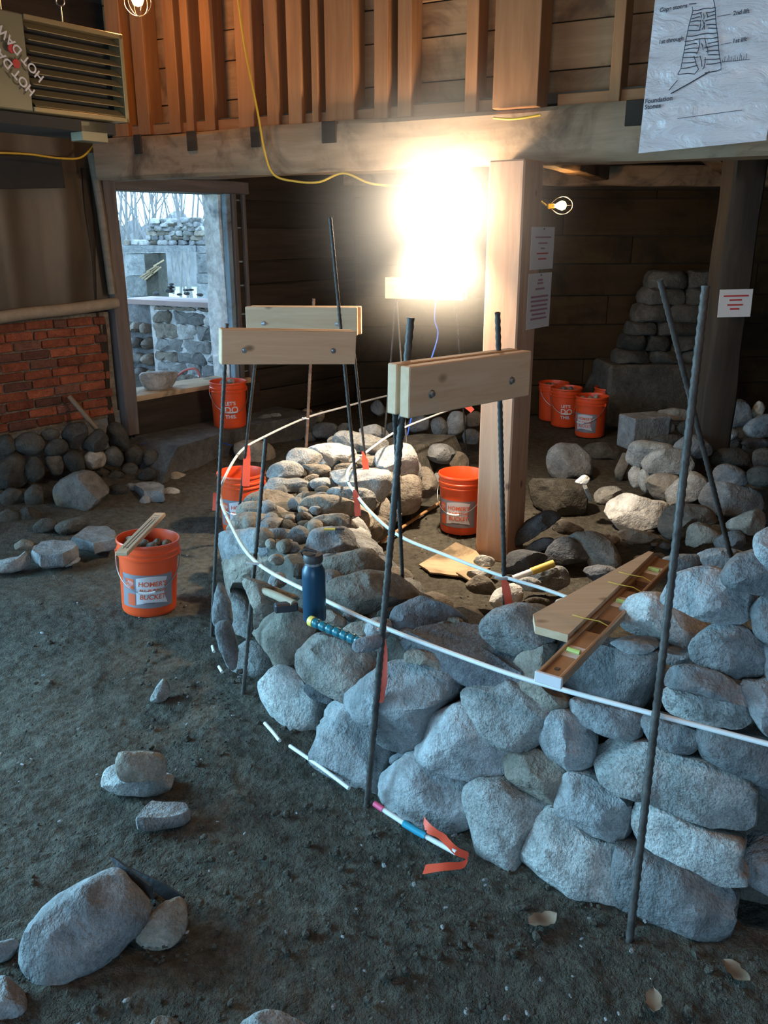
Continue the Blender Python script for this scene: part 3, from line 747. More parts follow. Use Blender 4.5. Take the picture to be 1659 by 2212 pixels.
# rubble heart of the wall, one dark solid that paints shade into the gaps
V, F = [], []
op_ = smooth_path([Vector((p[0], p[1], 0)) for p in OUT], 4); ip_ = smooth_path([Vector((p[0], p[1], 0)) for p in INN], 4)
for i, (a, b) in enumerate(zip(op_, ip_)):
    f = i / (len(op_) - 1); d = (b - a).normalized()
    top = .50 if f < .45 else .50 - (f - .45) * .28
    if f < .12: top = .62
    cut = [(a + d * .14, 0), (a + d * .19, top * .8), (a + d * .24, top), (a.lerp(b, .5), top), (b - d * .14, top), (b - d * .07, top * .8), (b - d * .02, 0)]
    for q, z in cut: V.append(Vector((q.x, q.y, z - .03)) + noise.noise_vector(Vector((q.x * 9, q.y * 9, z * 9))) * .035)
for i in range(len(op_) - 1):
    for k in range(6): F.append((i * 7 + k, i * 7 + k + 1, (i + 1) * 7 + k + 1, (i + 1) * 7 + k))
F.append(tuple(range(7))[::-1]); F.append(tuple(range(len(V) - 7, len(V))))
core = mesh_obj('hearting', V, F, 'field_dark', dw, smooth=50)
core['kind'] = 'stuff'
def ws(mat, c, pts, **k):
    mode = k.pop('mode', 'F'); return stone('stone', mat, c, pts, mode, parent=dw, **k)
g, p_, t_, r_, s_, w_, d_ = 'granite_grey', 'granite_pale', 'granite_tan', 'granite_rusty', 'slate_dark', 'stone_white', 'field_dark'
# --- outer face, left and middle
ws(p_, 'C2', [(150, 330), (290, 475), (300, 570), (270, 690), (215, 655), (170, 560), (146, 440)], push=-.07)
ws(g, 'C2', [(55, 480), (95, 330), (150, 440), (168, 560), (110, 610), (60, 570)])
ws(g, 'C2', [(72, 590), (150, 565), (200, 690), (190, 835), (140, 820), (90, 700)])
ws(g, 'C2', [(85, 70), (160, 25), (430, 15), (512, 60), (515, 175), (330, 175), (165, 180), (112, 275), (85, 200)], facets=6, e=.5, push=.02, thick=.7)
ws(t_, 'C2', [(115, 330), (130, 220), (200, 165), (320, 150), (440, 190), (465, 250), (410, 300), (300, 335), (180, 340), (150, 415), (120, 390)], push=.0, thick=.8)
ws(t_, 'C2', [(240, 330), (330, 320), (470, 380), (560, 430), (440, 480), (370, 520), (310, 600), (300, 480)], mode='z', val=.44, thick=.8)
ws(t_, 'C2', [(300, 630), (370, 520), (440, 485), (560, 500), (680, 600), (640, 680), (580, 770), (540, 845), (430, 820), (400, 740), (310, 650)], facets=7, e=.55)
ws(p_, 'C2', [(192, 760), (250, 695), (330, 690), (400, 740), (430, 830), (380, 900), (345, 1065), (290, 1010), (250, 930), (195, 890)])
ws(p_, 'C2', [(350, 1030), (400, 870), (490, 835), (570, 870), (700, 1030), (690, 1100), (690, 1250), (600, 1300), (500, 1200), (380, 1130)], facets=6, e=.6)
ws(r_, 'C2', [(580, 830), (610, 710), (720, 640), (900, 700), (1045, 760), (1010, 890), (870, 1030), (760, 1000), (640, 920)], facets=6, e=.55)
ws(g, 'C2', [(660, 1390), (715, 1240), (705, 1100), (780, 1030), (870, 1060), (930, 1130), (1020, 1220), (1110, 1330), (1085, 1430), (1030, 1620), (960, 1640), (800, 1500)], facets=5, e=.55, thick=.6)
ws(g, 'C2', [(880, 1020), (960, 920), (1090, 830), (1250, 805), (1400, 850), (1475, 910), (1450, 1020), (1370, 1100), (1330, 1240), (1250, 1345), (1150, 1320), (1040, 1220), (980, 1120), (900, 1060)], facets=6, e=.6)
ws(s_, 'C2', [(605, 960), (660, 920), (760, 1010), (770, 1050), (690, 1040), (640, 1010)], push=.03)
ws(s_, 'C2', [(1120, 1370), (1180, 1340), (1240, 1350), (1190, 1380), (1130, 1410)], push=.02)
ws(g, 'C5', [(700, 340), (730, 250), (830, 180), (900, 170), (1000, 260), (1100, 290), (1170, 320), (1140, 560), (1040, 580), (880, 560), (740, 460)], facets=5)
ws(g, 'px', [(908, 1622), (925, 1565), (965, 1530), (1010, 1517), (1060, 1540), (1090, 1600), (1088, 1660), (1060, 1685), (1000, 1675), (935, 1652)], facets=4)
# --- outer face, right
ws(p_, 'C3', [(20, 910), (90, 855), (250, 840), (395, 940), (470, 1000), (430, 1120), (370, 1190), (260, 1195), (150, 1150), (60, 1030)], facets=4)
ws(t_, 'C3', [(260, 780), (300, 700), (400, 665), (480, 660), (455, 780), (430, 830), (565, 920), (560, 985), (490, 1000), (400, 940), (255, 850)], push=.03)
ws(g, 'C3', [(428, 1140), (490, 1010), (560, 1000), (640, 1050), (690, 1150), (690, 1280), (600, 1320), (480, 1250), (430, 1180)])
ws(t_, 'C3', [(228, 1240), (270, 1205), (370, 1200), (450, 1240), (560, 1330), (530, 1430), (510, 1510), (420, 1480), (300, 1400), (240, 1310)])
ws(g, 'C3', [(580, 965), (610, 935), (750, 965), (945, 1015), (950, 1100), (930, 1150), (800, 1130), (690, 1090), (620, 1030)])
ws(g, 'C3', [(445, 740), (510, 590), (700, 620), (1090, 685), (1050, 760), (985, 900), (945, 975), (800, 955), (560, 890), (515, 840)], facets=3, e=.42, thick=.8, push=.09)
ws(p_, 'C3', [(695, 1240), (720, 1150), (800, 1155), (1000, 1190), (1250, 1260), (1520, 1370), (1555, 1500), (1540, 1645), (1300, 1575), (1130, 1515), (980, 1460), (830, 1420), (730, 1340)], facets=3, e=.4, thick=.8)
ws(g, 'C6', [(515, 470), (530, 330), (590, 275), (720, 320), (860, 420), (890, 520), (870, 620), (840, 655), (700, 600), (540, 510)], facets=3, e=.55)
ws(g, 'C3', [(978, 1040), (1080, 1040), (1280, 1110), (1275, 1180), (1200, 1240), (1060, 1195), (1000, 1130)])
ws(g, 'C3', [(1280, 1130), (1320, 1100), (1480, 1120), (1760, 1210), (1760, 1440), (1600, 1390), (1400, 1320), (1300, 1250)], e=.5)
ws(g, 'C3', [(1115, 860), (1130, 780), (1240, 750), (1400, 800), (1530, 890), (1550, 955), (1350, 920), (1200, 880)], mode='z', val=.66)
ws(p_, 'C3', [(1105, 970), (1120, 880), (1250, 895), (1550, 965), (1570, 1060), (1480, 1090), (1300, 1060), (1150, 1020)], mode='z', val=.57, e=.5)
ws(p_, 'C3', [(860, 480), (890, 400), (980, 360), (1090, 370), (1200, 440), (1290, 480), (1310, 560), (1240, 650), (1100, 660), (960, 600), (890, 550)], mode='z', val=.70)
ws(g, 'C3', [(1240, 650), (1280, 590), (1400, 520), (1550, 560), (1650, 640), (1640, 770), (1580, 830), (1400, 790), (1290, 740)], mode='z', val=.73)
ws(g, 'C3', [(1090, 400), (1160, 260), (1330, 220), (1450, 260), (1580, 370), (1560, 470), (1480, 515), (1330, 500), (1180, 440)], mode='z', val=.86)
ws(g, 'C3', [(1415, 260), (1470, 170), (1580, 130), (1720, 150), (1720, 380), (1580, 350), (1450, 320)], mode='z', val=.96)
ws(g, 'C3', [(1570, 500), (1600, 400), (1720, 370), (1760, 640), (1620, 600)], mode='z', val=.84)
ws(g, 'C3', [(1520, 850), (1600, 830), (1760, 860), (1760, 1150), (1640, 1110), (1570, 1000)], mode='z', val=.62)
ws(g, 'C3', [(1580, 100), (1610, 30), (1740, 0), (1740, 190), (1640, 200)], mode='z', val=1.06)
ws(g, 'C3', [(1640, 640), (1700, 600), (1790, 640), (1780, 830), (1660, 820)], mode='z', val=.74)
ws(p_, 'C6', [(930, 600), (935, 460), (970, 425), (1100, 475), (1300, 565), (1500, 655), (1505, 740), (1490, 780), (1530, 840), (1500, 868), (1380, 860), (1200, 780), (1050, 720), (950, 680)], facets=3, e=.42, thick=.85)
ws(g, 'C6', [(840, 770), (850, 680), (930, 695), (1100, 745), (1300, 825), (1420, 890), (1460, 1000), (1430, 1150), (1370, 1290), (1280, 1360), (1200, 1310), (1130, 1240), (930, 1180), (860, 1090), (840, 900)], facets=4, e=.42, thick=.75)
ws(p_, 'C6', [(330, 700), (370, 590), (450, 490), (510, 470), (600, 540), (720, 640), (838, 685), (840, 900), (830, 1000), (730, 1010), (600, 970), (500, 940), (380, 850), (335, 780)], facets=3)
ws(p_, 'C6', [(-12, 560), (20, 400), (60, 320), (200, 315), (330, 400), (470, 455), (430, 500), (370, 580), (325, 690), (315, 785), (260, 780), (60, 710), (0, 650)], facets=5, e=.55)
# small pinning stones in the joints
for q in ([(640, 1090), (690, 1100), (690, 1140), (650, 1150)], [(880, 1430), (940, 1440), (940, 1490), (890, 1480)], [(540, 990), (590, 985), (600, 1030), (560, 1040)], [(1090, 680), (1180, 700), (1240, 690), (1230, 740), (1120, 745)], [(800, 630), (900, 610), (1040, 650), (960, 690), (860, 670)]):
    ws(g, 'C3', q, push=.05)
# dark end of the wall at the right
for k, (x, y, z) in enumerate(((1.10, 1.95, .14), (1.16, 2.15, .16), (1.12, 2.02, .38), (1.2, 2.25, .40), (1.22, 2.12, .58), (1.25, 2.3, .72), (1.2, 1.98, .74), (1.28, 2.15, .92))):
    small_stone('stone', 'granite_grey', (x, y, z), .15, dw, flat=.8)

# --- top of the wall
zt = .52
def wt(mat, c, pts, z=zt, **k): return stone('stone', mat, c, pts, 'z', z, parent=dw, **k)
wt(t_, 'C2', [(735, 400), (760, 330), (850, 290), (980, 265), (1120, 280), (1220, 340), (1270, 410), (1200, 450), (1060, 490), (880, 510), (780, 470)], z=.52)
wt(t_, 'C2', [(725, 190), (850, 150), (980, 130), (1050, 190), (1090, 260), (1000, 275), (850, 290), (770, 320), (725, 290)], z=.50)
wt(g, 'C2', [(620, 120), (640, 40), (700, 10), (870, 10), (900, 90), (940, 150), (850, 172), (700, 178), (625, 160)], z=.46, facets=5, e=.45)
wt(s_, 'C2', [(1130, 560), (1150, 480), (1260, 430), (1310, 410), (1420, 450), (1530, 510), (1560, 580), (1430, 575), (1220, 620), (1160, 600)], z=.50, facets=7, e=.5)
slab('stone', 'slate_dark', 'px', [(880, 1368), (905, 1350), (1000, 1342), (1045, 1352), (1130, 1392), (1160, 1425), (1125, 1452), (1060, 1440), (960, 1402)], .54, .10, dw)
wt(t_, 'C2', [(1205, 770), (1230, 735), (1350, 740), (1460, 790), (1500, 850), (1490, 890), (1400, 850), (1320, 810), (1230, 805)], z=.47)
wt(p_, 'C3', [(105, 550), (160, 470), (280, 425), (400, 425), (500, 480), (500, 570), (450, 650), (380, 670), (280, 700), (160, 640)], z=.62)
wt(s_, 'C2', [(890, 710), (920, 670), (1040, 640), (1060, 700), (1000, 735), (910, 738)], z=.60, facets=6, e=.45)
wt(t_, 'C2', [(470, 200), (500, 165), (570, 165), (640, 200), (640, 240), (540, 250), (480, 240)], z=.42, facets=6)
wt(g, 'C2', [(388, 320), (420, 275), (470, 275), (495, 320), (470, 355), (410, 355)], z=.46)
wt(t_, 'C2', [(700, 520), (760, 495), (840, 545), (830, 590), (730, 590)], z=.46, facets=6)
wt(t_, 'C2', [(840, 600), (930, 560), (1040, 565), (1050, 640), (940, 665), (860, 650)], z=.46, facets=6)
wt(d_, 'C2', [(1040, 510), (1080, 480), (1140, 490), (1140, 540), (1060, 550)], z=.48)
wt(s_, 'C2', [(1180, 680), (1240, 630), (1310, 660), (1330, 720), (1240, 740)], z=.44)
wt(g, 'C2', [(515, 70), (560, 60), (600, 80), (620, 130), (540, 150), (515, 120)], z=.40)
wt(g, 'C2', [(520, 170), (590, 95), (620, 100), (620, 160), (560, 185)], z=.38)
for mat, pts, z in (
    (w_, [(500, 700), (530, 640), (610, 618), (720, 630), (800, 680), (800, 730), (720, 765), (600, 760), (510, 730)], .46),
    (w_, [(700, 620), (800, 585), (950, 575), (1080, 620), (1110, 660), (1090, 740), (960, 705), (900, 770), (830, 705), (760, 640)], .45),
    (p_, [(910, 560), (940, 490), (1000, 465), (1150, 480), (1300, 520), (1390, 560), (1350, 640), (1180, 645), (1050, 600), (960, 580)], .44),
    (g, [(1150, 450), (1240, 410), (1310, 410), (1400, 470), (1380, 510), (1250, 500), (1170, 480)], .42),
    (p_, [(325, 840), (370, 770), (480, 735), (580, 750), (640, 800), (620, 860), (540, 888), (410, 888), (340, 880)], .46),
    (p_, [(275, 930), (360, 885), (520, 895), (610, 890), (690, 930), (725, 990), (680, 1030), (560, 1005), (430, 1000), (290, 985)], .42),
    (t_, [(110, 1090), (180, 1030), (290, 995), (430, 1005), (540, 1050), (570, 1090), (520, 1170), (400, 1125), (260, 1105), (150, 1115)], .40),
    (t_, [(50, 1200), (90, 1120), (200, 1100), (350, 1125), (480, 1170), (550, 1240), (500, 1260), (300, 1235), (120, 1250)], .40),
    (p_, [(705, 920), (760, 890), (870, 885), (950, 930), (940, 990), (830, 995), (740, 975)], .43),
    (w_, [(900, 850), (1000, 815), (1200, 810), (1380, 820), (1420, 890), (1400, 1000), (1330, 1100), (1250, 1000), (1100, 975), (970, 930)], .45),
    (p_, [(860, 1010), (900, 975), (1050, 970), (1200, 985), (1270, 1030), (1280, 1130), (1220, 1170), (1180, 1100), (1000, 1060), (880, 1045)], .46),
    (t_, [(600, 1160), (660, 1070), (790, 1040), (950, 1050), (1090, 1110), (1110, 1220), (950, 1212), (780, 1205), (640, 1195)], .44),
    (p_, [(1300, 680), (1380, 620), (1500, 585), (1600, 600), (1659, 700), (1650, 860), (1560, 885), (1420, 840), (1320, 780)], .42),
    (t_, [(1110, 740), (1180, 700), (1300, 690), (1320, 760), (1200, 790)], .40),
    (t_, [(640, 770), (800, 760), (880, 790), (860, 830), (700, 860), (640, 830)], .40),
    (t_, [(650, 890), (720, 850), (780, 860), (760, 895), (700, 915)], .41),
    (t_, [(920, 800), (960, 760), (1080, 750), (1140, 780), (1000, 810)], .40),
    (t_, [(570, 1080), (600, 1030), (650, 1020), (660, 1070), (620, 1120)], .42),
    (g, [(700, 1170), (720, 1140), (790, 1140), (800, 1190), (740, 1210)], .44),
    (g, [(590, 1230), (640, 1190), (710, 1210), (720, 1260), (620, 1270)], .44),
    (g, [(740, 1040), (790, 1010), (850, 1015), (850, 1045), (780, 1055)], .48),
    (t_, [(860, 540), (900, 510), (930, 520), (900, 575), (870, 575)], .42)):
    wt(mat, 'D1', pts, z=z)
for mat, pts, z in (
    (t_, [(500, 1385), (560, 1330), (700, 1305), (760, 1345), (775, 1375), (640, 1355), (540, 1400)], .46),
    (t_, [(130, 1390), (180, 1310), (300, 1305), (420, 1340), (450, 1390), (420, 1415), (250, 1395)], .41),
    (t_, [(440, 1440), (480, 1400), (530, 1410), (520, 1460), (460, 1470)], .40),
    (t_, [(1100, 1085), (1150, 1070), (1190, 1130), (1180, 1200), (1115, 1215)], .22),
    (t_, [(945, 1120), (1060, 1100), (1110, 1150), (1100, 1260), (1040, 1300), (950, 1290), (905, 1200)], .20),
    (t_, [(805, 1345), (880, 1320), (915, 1400), (860, 1445), (805, 1430)], .20),
    (t_, [(880, 1250), (940, 1230), (960, 1320), (920, 1400), (880, 1330)], .18)):
    wt(mat, 'A5', pts, z=z)
# hearting on top of the wall, and the back courses of the far arc
R = random.Random(21)
for k in range(70):
    i = R.uniform(16, len(op_) - 4); a, b = op_[int(i)], ip_[int(i)]; q = a.lerp(b, R.uniform(.2, .8)); f = i / (len(op_) - 1)
    small_stone('hearting_stone', R.choice((t_, g, d_)), (q.x, q.y, (.47 if f < .45 else .49 - (f - .45) * .28) + R.uniform(-.02, .02)), R.uniform(.03, .06), dw)
for i in range(4, len(op_) - 1, 2):
    a, b = op_[i], ip_[i]; d = (a - b).normalized(); f = i / (len(op_) - 1)
    for row, z in enumerate((.11, .30)):
        q = b - d * .01 + Vector((0, 0, z)); small_stone('stone', R.choice((t_, g, p_)), q + Vector((R.uniform(-.03, .03), R.uniform(-.03, .03), 0)), .12, dw, flat=.8)
        if f > .62:
            q = a - d * (.13 + .05 * row) + Vector((0, 0, z)); small_stone('stone', R.choice((t_, g, p_)), q + Vector((R.uniform(-.03, .03), R.uniform(-.03, .03), 0)), .13, dw, flat=.8)

# ================================================================== LOOSE STONES
def loose(name, label, mat, c, pts, group=None, z=None, g0=0.0, **k):
    o = stone(name, mat, c, pts, 'g' if z is None else 'z', g0 if z is None else z, **k); return tag(o, label, 'stone', group)
# foreground
loose('boulder', 'large oblong boulder lying in the dark foreground at lower left', g, 'B4', [(120, 1250), (180, 1120), (330, 970), (500, 870), (640, 830), (690, 860), (790, 1000), (770, 1130), (700, 1200), (560, 1320), (320, 1440), (230, 1420), (140, 1340)], facets=5)
loose('cobble', 'tan rounded cobble leaning against the big foreground boulder', t_, 'B4', [(760, 1180), (830, 1060), (920, 990), (990, 975), (1025, 1050), (1010, 1150), (950, 1220), (850, 1250), (780, 1220)])
loose('cobble', 'pale rounded cobble under the pinkish cobble on the open floor', p_, 'B4', [(568, 330), (590, 270), (650, 240), (760, 300), (890, 285), (940, 300), (920, 370), (820, 402), (650, 392), (580, 360)])
loose('cobble', 'pinkish squarish cobble set on top of the pale cobble', t_, 'B4', [(650, 280), (650, 200), (680, 165), (850, 170), (900, 210), (905, 260), (880, 310), (700, 320)], z=.13, thick=.7)
o = slab('flat_stone', g, 'B4', [(740, 530), (830, 430), (1020, 430), (1030, 470), (1000, 500), (850, 530), (780, 540)], .045, .05); tag(o, 'flat grey stone beside the two stacked cobbles', 'stone')
loose('cobble', 'angular grey stone cut by the left edge near the big boulder', g, 'B4', [(-40, 1230), (80, 1195), (95, 1250), (30, 1310), (-40, 1310)])
loose('cobble', 'grey round stone in the bottom left corner', g, 'B4', [(-70, 1500), (0, 1400), (80, 1430), (140, 1520), (120, 1620), (-40, 1640)])
loose('cobble', 'tan stone tip just showing at the bottom edge', t_, 'B4', [(830, 1660), (880, 1615), (950, 1630), (990, 1680), (840, 1720)])
loose('cobble', 'pale rounded stone top at the bottom edge', p_, 'B4', [(1330, 1659), (1420, 1600), (1500, 1585), (1600, 1620), (1690, 1690), (1500, 1740), (1340, 1710)])
loose('stone_shard', 'small pale upright shard on the open floor', p_, 'B1', [(965, 1510), (1040, 1390), (1085, 1430), (1080, 1490), (1030, 1530)], facets=6, e=.5, thick=.6)
# flat stones at the left edge of the floor
for k, (m, lab, pts, z, th) in enumerate((
    (g, 'long flat bluish stone among the slabs at left', [(190, 540), (260, 500), (470, 490), (510, 530), (400, 580), (250, 595)], .10, .075),
    (g, 'broad smooth blue-grey slab behind the nearest orange bucket', [(470, 470), (560, 400), (680, 390), (740, 430), (735, 490), (600, 515)], .09, .07))):
    o = slab('flat_stone', m, 'B1', pts, z, th); tag(o, lab, 'stone')
for lab, m, pts in (('jagged pale-topped stone at the left edge of the floor', p_, [(-60, 640), (120, 600), (150, 570), (190, 600), (180, 650), (90, 695), (-60, 695)]),
    ('wedge-shaped stone in front of the long flat stone at left', g, [(258, 640), (350, 590), (410, 590), (400, 650), (300, 670)]),
    ('small pale flat stone at the end of the left slabs', p_, [(418, 640), (490, 605), (512, 625), (430, 665)]),
    ('squarish stone behind the long flat stone at left', t_, [(100, 520), (160, 490), (210, 510), (200, 555), (110, 560)])):
    loose('cobble', lab, m, 'B1', pts, facets=6, e=.55)
# heap under the bricks
HEAP = 'fieldstones heaped below the brick wall'; HL = 'rounded fieldstone in the dark heap below the brick wall'
loose('boulder', 'big two-toned boulder in front of the heap at left', r_, 'A4', [(328, 1430), (350, 1350), (430, 1290), (530, 1270), (620, 1330), (640, 1390), (560, 1470), (470, 1540), (400, 1540)], facets=4)
loose('cobble', 'pale orange-tinted cobble low in the heap by the leaning stick', t_, 'A4', [(500, 1190), (540, 1150), (610, 1155), (632, 1200), (600, 1240), (530, 1250)], z=.24)
loose('boulder', 'smooth reddish boulder beside the concrete ledge', t_, 'A4', [(930, 1200), (970, 1140), (1050, 1110), (1120, 1150), (1150, 1200), (1120, 1260), (1000, 1272), (940, 1250)])
loose('cobble', 'oval reddish cobble in front of the reddish boulder', t_, 'A4', [(970, 1290), (1020, 1270), (1100, 1285), (1115, 1320), (1060, 1350), (990, 1330)])
loose('cobble', 'pale broken stone at the edge of the rubble on the left floor', p_, 'A4', [(960, 1390), (1010, 1365), (1070, 1380), (1050, 1415), (970, 1425)])
loose('cobble', 'small round stone alone below the rubble at left', g, 'A4', [(835, 1440), (870, 1410), (895, 1430), (885, 1475), (840, 1475)])
o = slab('flat_stone', g, 'A4', [(790, 1340), (900, 1322), (980, 1350), (980, 1390), (860, 1382)], .10, .08); tag(o, 'flat bluish slab in front of the reddish boulder', 'stone')
loose('boulder', 'reddish squared boulder behind the bucket with the glowing rim', t_, 'A4', [(1405, 1110), (1490, 1085), (1590, 1100), (1640, 1150), (1620, 1230), (1500, 1245), (1420, 1180)])
for pts, z in (([(-60, 1250), (30, 1190), (100, 1165), (150, 1220), (155, 1320), (100, 1360), (-40, 1350)], .24), ([(155, 1220), (200, 1180), (240, 1200), (265, 1270), (230, 1320), (170, 1310)], .25),
    ([(90, 1080), (160, 1040), (230, 1050), (265, 1110), (220, 1160), (120, 1160)], .40), ([(270, 1130), (310, 1080), (380, 1080), (405, 1130), (370, 1170), (290, 1165)], .36),
    ([(370, 1050), (420, 990), (500, 980), (520, 1040), (480, 1110), (420, 1130)], .42), ([(490, 1120), (540, 1050), (600, 1020), (640, 1080), (610, 1140), (540, 1150)], .36),
    ([(640, 1010), (700, 980), (750, 1030), (770, 1110), (720, 1150), (660, 1120)], .34), ([(270, 1200), (310, 1170), (370, 1190), (370, 1270), (310, 1280)], .25),
    ([(380, 1190), (430, 1140), (490, 1180), (500, 1260), (430, 1270)], .25), ([(-40, 1090), (40, 1050), (85, 1090), (80, 1150), (-20, 1170)], .40),
    ([(0, 1420), (60, 1370), (130, 1390), (130, 1460), (40, 1480)], .12), ([(150, 1400), (200, 1350), (250, 1370), (250, 1470), (170, 1470)], .13), ([(240, 1050), (290, 1015), (350, 1030), (340, 1075), (270, 1080)], .44),
    ([(620, 1160), (680, 1120), (730, 1170), (720, 1230), (650, 1220)], .24), ([(740, 1150), (800, 1110), (850, 1150), (840, 1220), (770, 1220)], .20), ([(640, 1300), (690, 1260), (740, 1290), (720, 1340), (660, 1340)], .08),
    ([(-30, 1560), (30, 1500), (100, 1510), (110, 1570), (20, 1590)], .07), ([(110, 1520), (170, 1480), (230, 1500), (230, 1560), (140, 1570)], .07), ([(200, 1600), (260, 1550), (330, 1560), (320, 1620), (220, 1630)], .06),
    ([(340, 1590), (430, 1550), (520, 1545), (530, 1590), (430, 1630), (350, 1630)], .06), ([(640, 1380), (700, 1340), (760, 1370), (740, 1430), (670, 1430)], .06), ([(730, 1240), (780, 1215), (820, 1240), (800, 1280), (740, 1280)], .12),
    ([(830, 1290), (880, 1250), (930, 1270), (920, 1310), (850, 1320)], .10), ([(560, 1250), (610, 1240), (650, 1270), (620, 1300), (570, 1290)], .13), ([(860, 1170), (900, 1140), (940, 1170), (920, 1220), (870, 1230)], .18)):
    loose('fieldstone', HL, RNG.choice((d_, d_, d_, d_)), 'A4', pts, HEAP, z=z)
# rubble on the ledge and below the doorway
for pts, m in (([(820, 1040), (850, 1010), (900, 1020), (890, 1060), (830, 1070)], g), ([(905, 1070), (950, 1040), (1000, 1060), (980, 1100), (920, 1100)], d_), ([(1000, 1080), (1050, 1045), (1090, 1060), (1080, 1100), (1010, 1110)], t_),
    ([(1100, 1085), (1140, 1070), (1155, 1090), (1120, 1110)], g), ([(840, 1110), (900, 1085), (940, 1100), (880, 1130)], g), ([(1175, 1010), (1220, 995), (1285, 1005), (1270, 1030), (1200, 1035)], g), ([(760, 960), (790, 935), (830, 950), (820, 985), (770, 985)], t_),
    ([(780, 1060), (815, 1035), (845, 1060), (830, 1110), (790, 1110)], t_)):
    loose('rubble_stone', 'small rubble stone on or beside the concrete ledge', m, 'A4', pts, 'rubble on the concrete ledge', z=.20)
for px, py, sz in ((322, 1000, .11), (345, 1005, .10), (372, 1000, .08), (300, 1012, .09), (330, 1030, .07), (280, 985, .10), (310, 975, .09), (395, 985, .07), (262, 1030, .08), (240, 1060, .07), (285, 1055, .06)):
    p = pz(px, py, .05); o = small_stone('rubble_stone', RNG.choice((g, d_, d_, t_)), (p.x, p.y, sz * .55 + .02), sz, None, flat=.8); tag(o, 'rubble stone on the floor between the heap and the ledge', 'stone', 'rubble at the end of the ledge')
BACKROW = 'stones along the dark wall behind the curved wall'
for c, pts, m, z in (('D1', [(135, 360), (170, 345), (220, 355), (230, 390), (150, 400)], g, .22), ('D1', [(230, 350), (300, 310), (350, 325), (340, 385), (250, 375)], g, .26), ('D1', [(340, 315), (420, 300), (442, 330), (380, 375), (345, 360)], g, .26),
    ('D1', [(730, 440), (780, 395), (880, 390), (940, 420), (900, 510), (780, 520), (735, 490)], g, .16), ('D1', [(750, 320), (800, 280), (832, 305), (810, 370), (750, 370)], t_, .2), ('D1', [(1250, 240), (1300, 185), (1340, 210), (1330, 300), (1270, 290)], p_, .22),
    ('D1', [(660, 500), (710, 470), (760, 500), (740, 550), (670, 550)], g, .1), ('D1', [(620, 300), (660, 265), (715, 275), (715, 330), (650, 340)], t_, .2), ('D1', [(950, 430), (1000, 395), (1060, 400), (1050, 450), (970, 460)], g, .16),
    ('A5', [(1100, 970), (1150, 930), (1230, 920), (1262, 960), (1220, 992), (1120, 1002)], g, .14), ('A5', [(1118, 1030), (1200, 990), (1300, 985), (1345, 1030), (1330, 1100), (1200, 1110), (1125, 1080)], t_, .14), ('A5', [(1245, 830), (1280, 780), (1335, 800), (1325, 880), (1250, 892)], p_, .2),
    ('A5', [(1168, 830), (1220, 815), (1252, 870), (1230, 902), (1180, 890)], p_, .16), ('A5', [(1050, 830), (1100, 800), (1150, 820), (1140, 870), (1060, 880)], g, .16), ('A5', [(1330, 890), (1370, 870), (1410, 890), (1400, 940), (1340, 940)], g, .14), ('A5', [(1340, 810), (1390, 780), (1420, 800), (1410, 850), (1350, 850)], t_, .2),
    ('A5', [(860, 770), (900, 730), (930, 780), (900, 800)], p_, .2), ('A5', [(940, 850), (990, 830), (1020, 850), (1000, 890), (950, 890)], g, .14)):
    loose('fieldstone', 'fieldstone lying along the dark wall behind the curved stone wall', m, c, pts, BACKROW, z=z)

